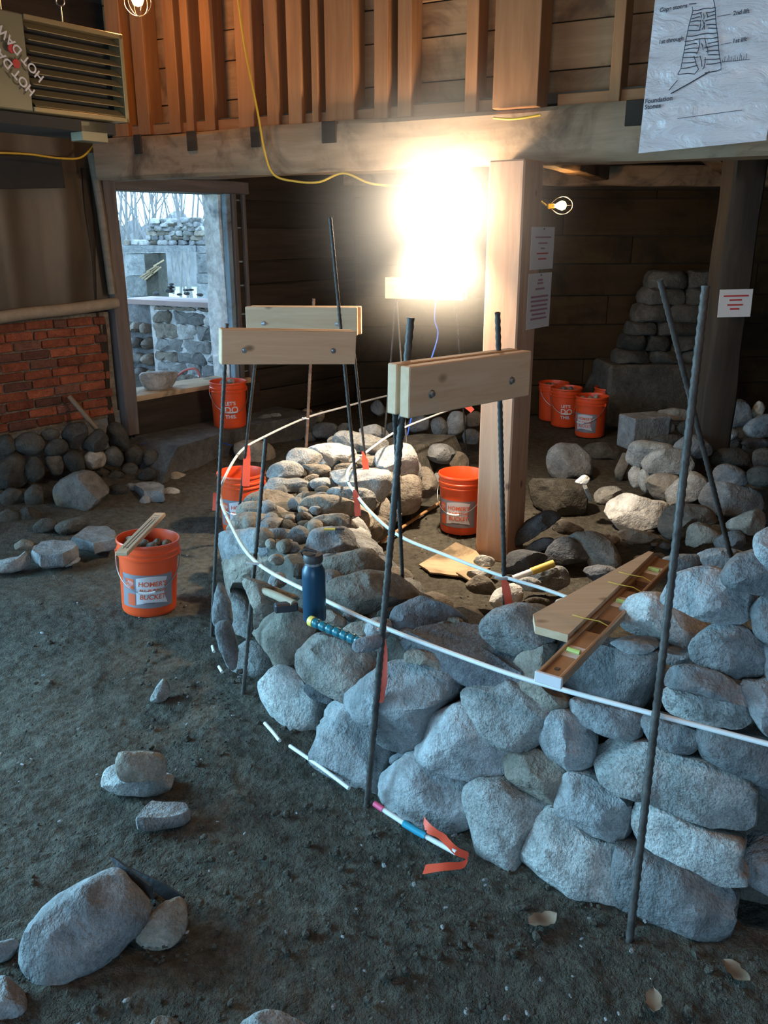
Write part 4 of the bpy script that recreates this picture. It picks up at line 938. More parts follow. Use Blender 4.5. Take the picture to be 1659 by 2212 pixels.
# heap on the right beyond the wall
HR = 'pale-ended boulders heaped beyond the wall on the right'
HRL = iter(('pale-ended boulder at the upper left corner of the right heap', 'long pale-ended boulder high in the right heap, left of the leaning rebar', 'grey boulder crossed by the long rebar high in the right heap', 'small upright boulder at the lower left corner of the right heap', 'boulder second from left in the lower row of the right heap',
    'tan boulder third from left in the lower row of the right heap', 'pale boulder crossed by the long rebar in the lower row of the heap', 'wide pale boulder crossed by the leaning rebar in the lower row', 'grey boulder just above the wide pale one right of the leaning rebar', 'tan boulder right of the broken bright-faced granite',
    'tan boulder left of the foot of the leaning rebar', 'small grey boulder at the foot of the leaning rebar', 'tan boulder half hidden by the right-hand end of the wall', 'grey boulder behind the wall end, right of the long rebar', 'flat grey boulder behind the far tip of the level'))
for pts, z, m in (([(815, 1170), (850, 1105), (930, 1085), (1060, 1110), (1090, 1150), (1000, 1155), (940, 1180), (900, 1240), (830, 1215)], .34, p_), ([(915, 1220), (960, 1160), (1040, 1135), (1150, 1150), (1200, 1200), (1190, 1270), (1060, 1278), (950, 1268)], .33, p_),
    ([(1105, 1120), (1150, 1070), (1230, 1055), (1310, 1110), (1320, 1160), (1250, 1182), (1150, 1172)], .42, g), ([(825, 1290), (850, 1240), (890, 1240), (900, 1290), (890, 1355), (850, 1355)], .17, p_),
    ([(885, 1310), (910, 1255), (980, 1255), (1010, 1290), (960, 1340), (940, 1390), (905, 1370)], .17, p_), ([(930, 1340), (980, 1285), (1060, 1282), (1130, 1310), (1100, 1370), (1040, 1440), (970, 1410)], .18, t_),
    ([(1055, 1390), (1100, 1335), (1200, 1278), (1290, 1320), (1290, 1390), (1200, 1440), (1090, 1480)], .20, p_), ([(1255, 1430), (1300, 1350), (1380, 1325), (1480, 1350), (1600, 1400), (1610, 1500), (1480, 1520), (1390, 1530), (1290, 1480)], .24, p_),
    ([(1335, 1270), (1370, 1235), (1450, 1235), (1530, 1290), (1520, 1345), (1400, 1345), (1350, 1320)], .38, g), ([(1010, 1590), (1060, 1490), (1150, 1470), (1290, 1490), (1350, 1560), (1280, 1600), (1180, 1660), (1080, 1670)], .16, t_),
    ([(1170, 1650), (1200, 1590), (1260, 1580), (1370, 1640), (1380, 1680), (1290, 1700), (1180, 1712)], .20, t_), ([(1340, 1690), (1400, 1640), (1480, 1620), (1520, 1660), (1500, 1720), (1400, 1740)], .24, g), ([(1410, 1600), (1450, 1550), (1600, 1500), (1640, 1560), (1600, 1640), (1490, 1625)], .28, t_),
    ([(1240, 1770), (1330, 1730), (1480, 1740), (1540, 1800), (1480, 1850), (1280, 1830)], .44, g), ([(1030, 1800), (1100, 1770), (1260, 1770), (1290, 1830), (1200, 1860), (1060, 1850)], .40, g)):
    loose('boulder', next(HRL), m, 'A6', pts, HR, z=z)
HU = 'stones in the shadows at the foot of the back wall'; HUL = 'rounded stone in the shadowed heap by the right-hand post'
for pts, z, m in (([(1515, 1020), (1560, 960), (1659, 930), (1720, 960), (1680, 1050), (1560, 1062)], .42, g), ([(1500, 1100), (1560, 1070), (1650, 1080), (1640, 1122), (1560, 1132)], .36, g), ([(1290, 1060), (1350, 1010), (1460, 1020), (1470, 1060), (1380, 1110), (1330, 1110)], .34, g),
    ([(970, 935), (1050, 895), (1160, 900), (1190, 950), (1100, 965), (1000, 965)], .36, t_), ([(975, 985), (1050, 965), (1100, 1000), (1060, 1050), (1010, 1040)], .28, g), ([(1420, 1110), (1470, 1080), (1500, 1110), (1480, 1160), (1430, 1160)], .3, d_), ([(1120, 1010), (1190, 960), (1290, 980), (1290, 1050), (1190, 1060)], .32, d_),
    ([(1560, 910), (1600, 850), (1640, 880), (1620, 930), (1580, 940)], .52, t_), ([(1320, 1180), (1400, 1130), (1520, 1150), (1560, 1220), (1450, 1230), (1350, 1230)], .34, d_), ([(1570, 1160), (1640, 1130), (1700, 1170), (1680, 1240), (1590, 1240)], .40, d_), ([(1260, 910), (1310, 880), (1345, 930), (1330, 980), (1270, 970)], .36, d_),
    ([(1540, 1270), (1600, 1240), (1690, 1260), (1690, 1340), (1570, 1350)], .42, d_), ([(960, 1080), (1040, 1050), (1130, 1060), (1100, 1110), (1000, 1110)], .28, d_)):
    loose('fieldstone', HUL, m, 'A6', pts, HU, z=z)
for pts in ([1040, 1010], [1240, 1020], [1400, 1070], [1480, 1130], [1600, 1010], [1620, 1110], [1590, 930], [1310, 940], [1450, 1000], [1420, 1200], [1620, 1210], [1610, 1310], [1100, 1010], [1180, 1000]):
    p = pz(*crop('A6', [pts])[0], .35); o = small_stone('fieldstone', d_, (p.x, p.y + .06, .15), .17, None, flat=.9); tag(o, HUL, 'stone', HU)
loose('boulder', 'squarish grey boulder on top of the heap by the right-hand post', g, 'A6', [(1350, 930), (1350, 860), (1500, 850), (1548, 900), (1540, 980), (1400, 1005), (1360, 980)], z=.48, e=.5)
loose('boulder', 'broken granite boulder with a bright pale face beyond the post', w_, 'A6', [(685, 1480), (720, 1445), (800, 1410), (850, 1405), (950, 1440), (1040, 1460), (1040, 1540), (960, 1600), (800, 1617), (750, 1580), (700, 1520)], facets=6, e=.55)
loose('boulder', 'pale oval boulder behind the broken granite boulder', p_, 'A6', [(622, 1410), (660, 1370), (740, 1360), (785, 1390), (760, 1430), (690, 1460), (640, 1455)])
loose('boulder', 'frost-streaked boulder just right of the post', g, 'A6', [(345, 1180), (380, 1120), (460, 1105), (530, 1120), (590, 1180), (590, 1280), (490, 1300), (400, 1312), (350, 1260)])
loose('boulder', 'low dark boulder in front of the bucket group', d_, 'A6', [(555, 1130), (620, 1100), (720, 1105), (800, 1160), (770, 1195), (700, 1190), (600, 1195), (580, 1190)])
loose('boulder', 'narrow tilted stone at the left end of the right heap', t_, 'A6', [(745, 1270), (770, 1200), (800, 1160), (832, 1210), (780, 1322)])
loose('boulder', 'dark block of stone right behind the foot of the post', d_, 'A6', [(240, 1380), (270, 1325), (470, 1320), (560, 1350), (560, 1510), (480, 1532), (300, 1492)], e=.42)
loose('stone_shard', 'small white chip standing on the dark block', w_, 'A6', [(510, 1330), (560, 1290), (592, 1310), (570, 1342)], z=.30)
loose('stone_shard', 'thin pale flake hanging down the side of the dark block', w_, 'A6', [(552, 1350), (575, 1350), (605, 1430), (590, 1440)], z=.2, thick=.5)
cb = box('concrete_block', pz(1059 + 915 / 2.765, 560 + 1025 / 2.765, .26), (.34, .22, .26), 'concrete', None, (1, .35, 0), bev=.008); tag(cb, 'square-cut concrete block beside the right heap', 'block')
# slates and spalls around the foot of the post
SL = 'slate spalls around the foot of the post'
for lab, m, pts, z in (('dark slate slab leaning against the foot of the post', s_, [(135, 1700), (200, 1590), (330, 1510), (412, 1540), (380, 1575), (270, 1645), (150, 1722)], .16), ('dark rounded slate lying below the leaning slab', s_, [(215, 1725), (300, 1672), (372, 1672), (362, 1715), (240, 1762)], .08),
    ('dark triangular slate in front of the rusty one', s_, [(325, 1790), (380, 1690), (450, 1660), (572, 1740), (572, 1802), (400, 1815)], .10), ('grey slate beside the foot of the post', s_, [(75, 1830), (120, 1760), (210, 1745), (330, 1772), (300, 1825), (200, 1872), (90, 1872)], .09),
    ('flat tan stone with white flakes beyond the slates', t_, [(780, 1650), (830, 1620), (930, 1630), (1020, 1670), (1000, 1700), (900, 1702), (850, 1692)], .06), ('small orange-brown spall behind the slates', r_, [(380, 1570), (450, 1560), (560, 1620), (480, 1642), (380, 1622)], .08),
    ('rusty brown stone heap piece lit by the lamp', r_, [(460, 1685), (520, 1640), (660, 1650), (745, 1730), (762, 1835), (590, 1830), (580, 1740)], .12), ('grey stone under the yellow tool handle', g, [(170, 1920), (250, 1865), (400, 1842), (465, 1885), (440, 1960), (260, 1980)], .10),
    ('dark stone behind the level and right of the yellow handle', s_, [(560, 1860), (640, 1830), (740, 1850), (760, 1900), (640, 1930)], .12)):
    loose('slate', lab, m, 'A6', pts, z=z, facets=7, e=.5)
for pts, m, z in (([(150, 400), (190, 340), (300, 310), (312, 400), (200, 442)], w_, .16), ([(500, 430), (520, 390), (600, 400), (642, 430), (540, 472)], w_, .26), ([(20, 310), (90, 260), (160, 300), (172, 360), (60, 355)], t_, .12), ([(60, 180), (100, 150), (165, 170), (160, 205), (90, 205)], w_, .10), ([(300, 290), (360, 270), (420, 300), (380, 340), (310, 330)], p_, .16),
    ([(20, 240), (100, 230), (150, 255), (80, 275), (30, 265)], w_, .07), ([(320, 410), (390, 380), (470, 400), (450, 450), (350, 450)], d_, .12)):
    loose('spall', 'pale chipped spall inside the curve of the wall near the post', m, 'C3', pts, 'pale spalls near the post', z=z, facets=6, e=.55)
for k in range(16):
    px, py = RNG.uniform(1290, 1440), RNG.uniform(1150, 1260); p = pz(px, py, .03)
    o = small_stone('spall', RNG.choice((t_, r_, s_, w_)), p, RNG.uniform(.025, .055), flat=.6); tag(o, 'little spall scattered between the slates and the right heap', 'stone', 'little spalls behind the level')
# stone pier against the back wall, granite block below
sp = empty('stone_pier', pY(1400, 800, 8.0)); tag(sp, 'dry-laid stack of flat stones on a dark granite block at the back wall', 'stone stack')
A, B_ = pY(1313, 790, 7.95), pY(1540, 900, 7.95)
box('granite_block', ((A.x + B_.x) / 2, 8.25, (A.z + .0) / 2), (B_.x - A.x, .55, A.z + .0), 'field_dark', sp, (1, .06, 0), bev=.03)
R = random.Random(3); z = A.z; k = 0
while z < 1.34:
    h = R.uniform(.10, .17); x = A.x + .10 + .05 * k
    while x < B_.x - .1:
        w = R.uniform(.22, .42); pts = [(-w / 2, -h / 2), (0, -h / 2), (w / 2, -h / 2), (w / 2 - .02, h / 2), (0, h / 2), (-w / 2 + .02, h / 2)]
        SEED[0] += 1; V, F = stone_solid(pts, .16, .16, SEED[0], 3, .5, .03, 18, 7); mesh_obj('stone', V, F, 'field_dark', sp, Matrix.Translation((x + w / 2, 8.18, z + h / 2)), 38); x += w + .005
    z += h; k += 1
# dark timber post on the right with its sign
A, B_ = pY(1545, 420, 5.6), pY(1625, 900, 5.6)
dp = rough_bar('old_post', (pY(1590, 600, 5.6).x, 5.7, -.02), (pY(1592, 600, 5.6).x, 5.7, 2.40), .21, .21, 'dark_timber', None, .018, 77, up=(1, 0, 0)); tag(dp, 'dark weathered timber post on the right carrying a small sign', 'post')

# ================================================================== BUCKETS
def bucket_proto():
    prof_out = [(0, 0), (.124, 0), (.129, .006), (.131, .02), (.1365, .20), (.139, .285), (.146, .288), (.1465, .296), (.1415, .300), (.1415, .312), (.1485, .315), (.149, .324), (.1435, .328), (.1435, .350), (.150, .353), (.1515, .362), (.149, .368),
                (.1455, .368), (.1405, .345), (.134, .20), (.128, .022), (0, .018)]
    V, F = lathe_data(prof_out, 48); me = bpy.data.meshes.new('shell'); me.from_pydata(V, [], F); me.update()
    me.polygons.foreach_set('use_smooth', [True] * len(me.polygons)); me.set_sharp_from_angle(angle=math.radians(35)); me.materials.append(MATS['bucket_orange']); return me
SHELL = bucket_proto()
def rad(z): return .131 + (.139 - .131) * (z - .02) / .265
def wrap(V, zc, ang0, off):                 # flat print (x, y) -> round the bucket, facing -Y
    out = []
    for v in V:
        z = zc + v.y; r = rad(z) + off; a = -math.pi / 2 + ang0 + v.x / r; out.append(Vector((r * math.cos(a), r * math.sin(a), z)))
    return out
def patch(pts_fn, nx, nz):
    V, F = [], []
    for i in range(nx + 1):
        for j in range(nz + 1): V.append(pts_fn(i / nx, j / nz))
    for i in range(nx):
        for j in range(nz): F.append((i * (nz + 1) + j, (i + 1) * (nz + 1) + j, (i + 1) * (nz + 1) + j + 1, i * (nz + 1) + j + 1))
    return V, F
TXT = {}
def txt(b, s, bold=0.0):
    if (b, s) not in TXT: TXT[(b, s)] = text_mesh(b, s, bold=bold)
    return TXT[(b, s)]
def bucket(px, py, label, kind, z0=0.0, width=None, yaw=0.0, tilt=0.0, handle=0.0, group='orange site buckets', roll=0.0, radial=None):
    """px, py: where the centre of its foot stands; kind: print on the side"""
    base = pz(px, py, z0) if radial is None else Vector((pt(px, py, radial).x, pt(px, py, radial).y, z0))
    face = math.atan2(base.x, base.y)       # turn its print to the viewer, then by yaw
    M = Matrix.Translation(base) @ Matrix.Rotation(-face + yaw, 4, 'Z') @ Matrix.Rotation(roll, 4, 'Y') @ Matrix.Rotation(tilt, 4, 'X')
    e = bpy.data.objects.new('bucket', None); COL.objects.link(e); e.matrix_world = M; tag(e, label, 'bucket', group)
    from_mesh('shell', SHELL, e, M)
    # wire bail and grip, hanging in front
    pts = []
    for k in range(25):
        a = math.pi * k / 24; x = -.152 * math.cos(a); s = math.sin(a); pts.append(Vector((x, -.152 * s * .98 - .004, .300 - .165 * s ** .8)))
    pts = [M @ p for p in pts]
    hd = tube('handle', pts, .0026, 'steel', e, 6); tube('grip', pts[10:15], .0075, 'print_white', hd, 8)
    for sx in (-1, 1): box('handle_lug', M @ Vector((sx * .147, -.004, .300)), (.012, .03, .03), 'bucket_orange', e)
    if kind == 'homer':
        lab = patch(lambda u, v: Vector(((u - .5) * .27, (v - .5) * .17, 0)), 22, 6)
        L = mesh_obj('label_panel', wrap(lab[0], .135, 0, .0012), lab[1], 'label_grey', e, M, 180)
        wpan = patch(lambda u, v: Vector((-.052 + u * (.155 + .02 * math.sin(math.pi * v) * -1), -.068 + v * .135 + .012 * math.sin(u * 3), 0)), 14, 6)
        mesh_obj('white_panel', wrap(wpan[0], .135, 0, .0020), wpan[1], 'label_white', L, M, 180)
        for body, y, s in (("HOMER'S", .038, .034), ('ALL-PURPOSE', .006, .0215), ('BUCKET', -.028, .034)):
            v, f = txt(body, s, .0008); mesh_obj('lettering', wrap([Vector((q.x + .028 + .10 * q.y, q.y + y, 0)) for q in v], .135, 0, .0028), f, 'print_orange', L, M)
        v, f = txt('ORIGINAL', .012); mesh_obj('lettering', wrap([Vector((q.x + .01, q.y - .058, 0)) for q in v], .135, 0, .0028), f, 'print_dark', L, M)
        sq = patch(lambda u, v: Vector((-.112 + u * .048, .010 + v * .052, 0)), 6, 3); mesh_obj('logo_square', wrap(sq[0], .135, 0, .0020), sq[1], 'print_orange', L, M)
        for k, w in enumerate(('THE', 'HOME', 'DEPOT')):
            v, f = txt(w, .0135); c, s_ = math.cos(.8), math.sin(.8)
            mesh_obj('lettering', wrap([Vector((-.088 + q.x * c - (q.y + .011 - .011 * k) * s_, .036 + q.x * s_ + (q.y + .011 - .011 * k) * c, 0)) for q in v], .135, 0, .0028), f, 'print_white', L, M)
        sq = patch(lambda u, v: Vector((-.098 + u * .040, -.074 + v * .060, 0)), 6, 3); mesh_obj('print_block', wrap(sq[0], .135, 0, .0020), sq[1], 'print_orange', L, M)
    elif kind == 'lets':
        for body, y, s in (("LET'S", .055, .040), ('DO', .002, .072), ('THIS.', -.052, .040)):
            v, f = txt(body, s, .001); x0 = min(q.x for q in v)
            mesh_obj('lettering', wrap([Vector((q.x - x0 - .055, q.y + y, 0)) for q in v], .150, 0, .0014), f, 'print_white', e, M)
    return e, M
def fill(M, n, z, label, group, mats, s=(.026, .040), seed=1, r=.105):
    R = random.Random(seed)
    for k in range(n):
        a = 2.4 * k + R.uniform(-.2, .2); q = r * math.sqrt((k + .4) / n); o = small_stone('bucket_stone', R.choice(mats), M @ Vector((q * math.cos(a), q * math.sin(a), z + R.uniform(-.01, .015))), R.uniform(*s)); tag(o, label, 'stone', group)
b1, M1 = bucket(323, 1312, 'orange bucket of brown stones with a ruled stick across its rim', 'homer', tilt=-.02, roll=.06, yaw=-.10)
fill(M1, 11, .315, 'brown stone filling the bucket under the ruled stick', 'stones in the bucket with the stick', ('granite_rusty', 'field_dark', 'granite_tan'), seed=4)
bucket(527, 1140, 'orange bucket with a glowing rim behind the curved wall at left', 'homer', yaw=-.25)
fill(Matrix.Translation(pz(527, 1140)), 6, .26, 'stone inside the bucket with the glowing rim', 'stones in the glowing bucket', ('granite_tan', 'granite_pale'), seed=5)
bucket(996, 1142, 'empty orange bucket half hidden by the left side of the post', 'homer', yaw=-.35)
b4, M4 = bucket(497, 912, 'red-orange bucket with white lettering standing on the ledge by the doorway', 'lets', z0=LZ, yaw=.15, radial=7.0)
fill(M4, 7, .33, 'grey stone heaped in the bucket by the doorway', 'stones in the doorway bucket', ('granite_grey', 'slate_dark', 'granite_pale'), seed=6)
GB = 'buckets grouped right of the post'
b, M = bucket(1273, 940, 'foremost orange bucket of the group right of the post, with a grey label', 'homer', yaw=-.6, group=GB); fill(M, 7, .33, 'pale stone in the foremost bucket of the group', 'stones in the foremost bucket', ('granite_pale', 'granite_tan'), seed=7)
b, M = bucket(1219, 918, 'orange bucket with large white lettering behind the foremost of the group', 'lets', yaw=.1, group=GB); fill(M, 7, .33, 'stone in the lettered bucket of the group', 'stones in the lettered bucket', ('granite_grey', 'granite_tan'), seed=8)
b, M = bucket(1192, 905, 'orange bucket squeezed between the post and the lettered bucket', 'lets', yaw=.55, group=GB); fill(M, 5, .33, 'stone in the bucket squeezed beside the post', 'stones in the squeezed bucket', ('granite_grey',), seed=9)
b, M = bucket(1312, 918, 'plain side of an orange bucket at the right of the group', 'plain', group=GB)
fill(M, 5, .33, 'stone in the right-hand bucket of the group', 'stones in the right-hand bucket', ('granite_grey', 'granite_tan'), seed=10)
bucket(1186, 862, 'dull red bucket standing behind the post at the back', 'homer', yaw=.3, group=GB)
# ruled stick on the nearest bucket
A = M1 @ Vector((-.10, -.17, .384)); B_ = M1 @ Vector((.09, .26, .392))
A, B_ = pz(262, 1197, .385), pz(346, 1111, .40)
stk = empty('ruled_stick', (A + B_) / 2); tag(stk, 'pale wooden stick with pencilled lines resting on the nearest bucket', 'stick')
stick = bar('stick_body', A, B_, .058, .020, 'pine_new', stk)
for off in (-.008, .008): bar('pencil_line', A.lerp(B_, .08) + Vector((0, 0, .0105)) + (B_ - A).cross(Vector((0, 0, 1))).normalized() * off, A.lerp(B_, .82) + Vector((0, 0, .0105)) + (B_ - A).cross(Vector((0, 0, 1))).normalized() * off, .0018, .0012, 'print_dark', stk, bev=0)
for t, d in ((.10, 1), (.90, 1), (.86, -1)): 
    q = A.lerp(B_, t) + Vector((0, 0, .0105)); n_ = (B_ - A).cross(Vector((0, 0, 1))).normalized(); bar('pencil_mark', q - n_ * .016 + (B_ - A) * .02 * d, q + n_ * .016, .002, .0012, 'print_dark', stk, bev=0)

# ================================================================== REBAR, BATTER FRAMES, RODS, FLAGS
def rebar(p0, p1, label, r=.0085, mat='rebar_steel'):
    p0, p1 = Vector(p0), Vector(p1); L = (p1 - p0).length; n = int(L / .013); path = [p0.lerp(p1, i / n) for i in range(n + 1)]
    return tag(tube('rebar', path, lambda i: r * (1.12 if i % 2 else .92), mat, None, 7), label, 'rebar', 'steel stakes of the batter frames')
RB = {}
RB['front_out'] = rebar((-.06, 2.37, -.05), (.075, 2.45, 1.55), 'thick ribbed rebar in front, tied with a long orange flag', .0105)
RB['front_in'] = rebar((.50, 3.06, -.03), (.345, 2.66, 1.545), 'rebar through the right end of the nearest crossboard, before the post')
RB['front_mid'] = rebar((.10, 3.42, -.03), pt(852, 880, 2.42), 'thin rebar crossing behind the thick front one', .007)
RB['left_out'] = rebar((-.806, 3.61, -.04), (-.645, 3.58, 1.42), 'rebar at the outer end of the left-hand crossboard')
RB['left_in'] = rebar((-.10, 4.28, -.02), pt(713, 470, 3.78), 'tall rebar rising above the right end of the left-hand crossboard')
RB['short'] = rebar((-.576, 3.063, -.04), (-.452, 3.20, 1.03), 'short rebar with a bare top standing at the bend of the wall')
RB['back_out'] = rebar((-.90, 4.86, -.03), (-.63, 4.49, 1.40), 'rebar at the outer end of the middle crossboard with an orange flag')
RB['back_in'] = rebar((-.06, 4.85, -.02), (-.17, 4.42, 1.38), 'ribbed rebar under the right end of the middle crossboard', .007)
RB['far_out'] = rebar((-.56, 5.66, -.03), pt(678, 645, 5.62), 'rusty brown rebar beyond the middle crossboard', .0105, 'rebar_rusty')
RB['far_l'] = rebar((-.03, 5.95, -.02), pt(856, 640, 5.62), 'rebar under the left end of the farthest crossboard', .007)
RB['far_m'] = rebar((.18, 5.20, -.02), pt(858, 650, 5.58), 'slender rebar leaning inside the curve below the farthest crossboard', .006)
RB['far_r'] = rebar((.66, 6.5, -.02), pt(984, 640, 5.5), 'rebar under the right end of the farthest crossboard', .006)
RB['right_out'] = rebar((.645, 1.79, -.05), (.80, 2.20, 1.65), 'long rebar standing before the right end of the stone wall', .0105)
RB['right_in'] = rebar((1.62, 3.5, .15), (.965, 3.1, 1.62), 'rebar leaning over the boulder heap at right', .0105)
def cross(name_label, a, b, gap=.024, h=.14, w=.036, bolts=(.16, .82)):
    a, b = Vector(a), Vector(b); d = (b - a).normalized(); n = d.cross(Vector((0, 0, 1))).normalized()
    if n.y > 0: n = -n
    e = empty('batter_crossboard', (a + b) / 2); tag(e, name_label, 'crossboard', 'wooden crossboards of the batter frames')
    for s in (1, -1):
        q = n * s * (w + gap) / 2; bar('board', a + q + d * (.012 if s < 0 else 0), b + q + d * (.012 if s < 0 else 0), w, h, 'pine_new', e)
    for f in bolts:
        c = a.lerp(b, f) + n * (w + gap / 2) + Vector((0, 0, -.012)); M = Matrix.Translation(c) @ frame(n)
        V, F = lathe_data([(0, .0), (.012, 0), (.012, .003), (.007, .003), (.007, .010), (0, .011)], 8); V = [Vector((v[2], v[0], v[1])) for v in V]
        mesh_obj('bolt', V, F, 'steel', e, M)
    return e
def mid(px, py, t): return pt(px, py, t)
cross('nearest crossboard of two pale boards bolted on rebar, right of centre', mid(866, 846, 2.33) + Vector((-.012, .012, 0)), mid(1119, 803, 2.72))
cross('left-hand crossboard of pale boards in front of the doorway', mid(472, 747, 3.50), mid(760, 749, 3.74))
cross('middle crossboard partly hidden behind the left-hand one', mid(536, 691, 4.42), mid(774, 693, 4.36), h=.14)
cross('farthest crossboard directly under the bright lamp', mid(836, 621, 5.62), mid(1004, 625, 5.48), h=.135)
def rod(name, pts, r, mat, label, z=ZR): return tag(tube(name, smooth_path(pts, 6), r, mat, None, 8), label, 'rod')
outer = [pz(x, y, ZR) for x, y in ((1720, 1622), (1659, 1607), (1430, 1547), (1160, 1474), (1000, 1420), (832, 1356), (690, 1290), (552, 1213), (497, 1130), (476, 1075), (484, 1035), (520, 975), (570, 944), (660, 903), (740, 880), (815, 860), (870, 848))]
rod('guide_rod', outer, .0075, 'rod_white', 'long white guide rod curving along the outer face of the wall')
inner = [pz(x, y, ZR) for x, y in ((1262, 1304), (1175, 1272), (1080, 1243), (960, 1198), (862, 1157), (800, 1105), (765, 1062), (750, 1035), (757, 1008), (800, 970), (860, 930), (940, 897), (1020, 868))]
rod('guide_rod', inner, .0070, 'rod_white', 'white guide rod curving along the inner face of the wall')
rod('ground_rod', [pz(572, 1562, .02), pz(590, 1582, .02), pz(604, 1600, .02)], .007, 'rod_white', 'short bit of white rod on the dirt at the foot of the wall')
rod('ground_rod', [pz(626, 1611, .02), pz(690, 1655, .02), pz(754, 1703, .02)], .007, 'rod_white', 'white rod half buried in the dirt along the wall foot')
for k, (a, b) in enumerate((((473, 1440), (480, 1452)), ((459, 1396), (462, 1408)))): rod('rod_stub', [pz(*a, .02), pz(*b, .02)], .007, 'rod_white', ('white rod stub', 'farther white rod stub')[k] + ' peeping from the dirt at the left wall foot')
rod('ground_rod', [pz(822, 1172, .02), pz(890, 1125, .02), pz(962, 1078, .02)], .010, 'rod_tan', 'orange-brown rod lying on the ground inside the curve')
gr = rod('marked_rod', [pz(815, 1740, .05), pz(900, 1795, .035), pz(985, 1842, .03)], .0085, 'rod_white', 'white rod bound with blue tape on the dirt by the wall')
a, b = pz(815, 1740, .05), pz(985, 1842, .03)
tp = tube('blue_tape', [pz(872, 1778, .041), pz(898, 1794, .036), pz(920, 1806, .034)], .0115, 'tape_blue', gr, 8); tube('pink_end', [pz(809, 1736, .05), pz(828, 1749, .048)], .0095, 'tape_pink', gr, 8)
tube('cable_tie', [pz(921, 1796, .05), pz(920, 1808, .02), pz(914, 1818, .03)], .005, 'cap_dark', gr, 6)
def ribbon(name, pts, w, label, mat='flag_orange', side=None):
    P = smooth_path(pts, 5); V, F = [], []
    for i, p in enumerate(P):
        t = (P[min(i + 1, len(P) - 1)] - P[max(i - 1, 0)]).normalized(); s = Vector(side).normalized() if side else t.cross((p - EYE).normalized()).normalized()
        ww = w * (.35 + .65 * min(1, i / 4)) if side is None else w
        j = noise.noise_vector(p * 30) * .004; V += [p - s * ww / 2 + j, p + s * ww / 2 - j]
    n = len(P)
    nrm = [(V[2 * min(i + 1, n - 1)] - V[2 * max(i - 1, 0)]).cross(V[2 * i + 1] - V[2 * i]).normalized() * .0008 for i in range(n)]
    V2 = V + [v + nrm[k // 2] for k, v in enumerate(V)]; m = 2 * n
    for i in range(n - 1):
        a, b, c, d = 2 * i, 2 * i + 1, 2 * i + 3, 2 * i + 2
        F += [(a, b, c, d), (a + m, d + m, c + m, b + m), (a, d, d + m, a + m), (b, b + m, c + m, c)]
    F += [(0, m, m + 1, 1), (2 * n - 2, 2 * n - 1, m + 2 * n - 1, m + 2 * n - 2)]
    c = sum(V2, Vector()) / len(V2)
    o = mesh_obj(name, [v - c for v in V2], F, mat, None, Matrix.Translation(c), 60); return tag(o, label, 'flag', 'orange tape flags')
def hang(pts, t, w, label): return ribbon('tape_flag', [pt(x, y, t) for x, y in pts], w, label)
hang([(826, 1358), (825, 1385), (829, 1440), (822, 1518)], 2.72, .026, 'long orange tape flag on the thick front rebar')
hang([(1086, 1248), (1093, 1270), (1100, 1308)], 3.08, .03, 'orange tape flag on the rebar before the post')
hang([(783, 975), (789, 1000), (792, 1030)], 4.75, .03, 'orange tape flag on the ribbed rebar inside the curve')
hang([(766, 1058), (771, 1085), (773, 1115)], 4.05, .028, 'orange tape flag on the tall rebar inside the curve')
hang([(536, 962), (533, 1000), (531, 1050)], 4.85, .04, 'bright orange tape flag over the glowing bucket')
hang([(463, 1064), (466, 1080), (464, 1103)], 3.95, .026, 'orange tape flag at the outermost rebar on the left')
hang([(998, 872), (1010, 878), (1021, 888)], 6.2, .04, 'small orange tape flag at the far end of the inner rod')
ribbon('tape_flag', [pz(916, 1772, .05), pz(926, 1790, .055), pz(955, 1808, .05), pz(985, 1838, .035), pz(1010, 1850, .02), pz(1000, 1868, .012), pz(960, 1872, .02), pz(916, 1878, .012)], .026, 'orange tape tied to the marked rod and trailing on the dirt', side=(.3, 1, .35))
for px, py, t, lab in ((545, 1214, 3.25, 'short rebar'), (828, 1358, 2.85, 'thick front rebar'), (1081, 1246, 3.06, 'rebar before the post'), (660, 903, 5.75, 'rusty rebar')):
    c = pt(px, py, t); zt_ = tube('cable_tie', [c + Vector((-.022, -.012, .004)), c + Vector((0, -.016, 0)), c + Vector((.024, -.010, -.003))], .005, 'zip_white', None, 6); tag(zt_, 'white tie holding the guide rod to the ' + lab, 'cable tie')

# ================================================================== TOOLS ON THE WALL
bt = pz(680, 1338, .555); btl = empty('water_bottle', bt); tag(btl, 'dark blue insulated bottle with a black cap standing on the wall', 'bottle')
MB = Matrix.Translation(bt)
lathe('body', [(0, 0), (.036, 0), (.038, .004), (.0385, .16), (.037, .178), (.030, .192), (.0275, .197), (0, .197)], 'bottle_blue', btl, MB)
lathe('collar', [(0, .1965), (.0270, .1965), (.0270, .208), (0, .208)], 'steel', btl, MB)
lathe('cap', [(0, .207), (.031, .207), (.032, .212), (.032, .228), (.029, .233), (0, .234)], 'cap_dark', btl, MB)
tube('cap_loop', [bt + Vector((-.030, 0, .222)), bt + Vector((-.040, 0, .240)), bt + Vector((-.022, 0, .250)), bt + Vector((.012, 0, .240))], .005, 'cap_dark', btl, 8)
# hammer with ribbed blue grip
a, b = pz(676, 1343, .60), pz(792, 1392, .585); hm = empty('hammer', (a + b) / 2); tag(hm, 'hammer with a ribbed blue grip and yellow butt lying by the bottle', 'hammer')
n = 60; tube('grip', [a.lerp(b, i / n) for i in range(n + 1)], lambda i: .016 if (i % 8) > 1 else .0125, 'grip_blue', hm, 14)
d = (b - a).normalized(); tube('butt', [a - d * .018, a - d * .012, a + d * .004], lambda i: (.010, .0165, .0170)[i], 'yellow', hm, 14)
tube('shank', [b, b + d * .05], .009, 'steel', hm, 10)
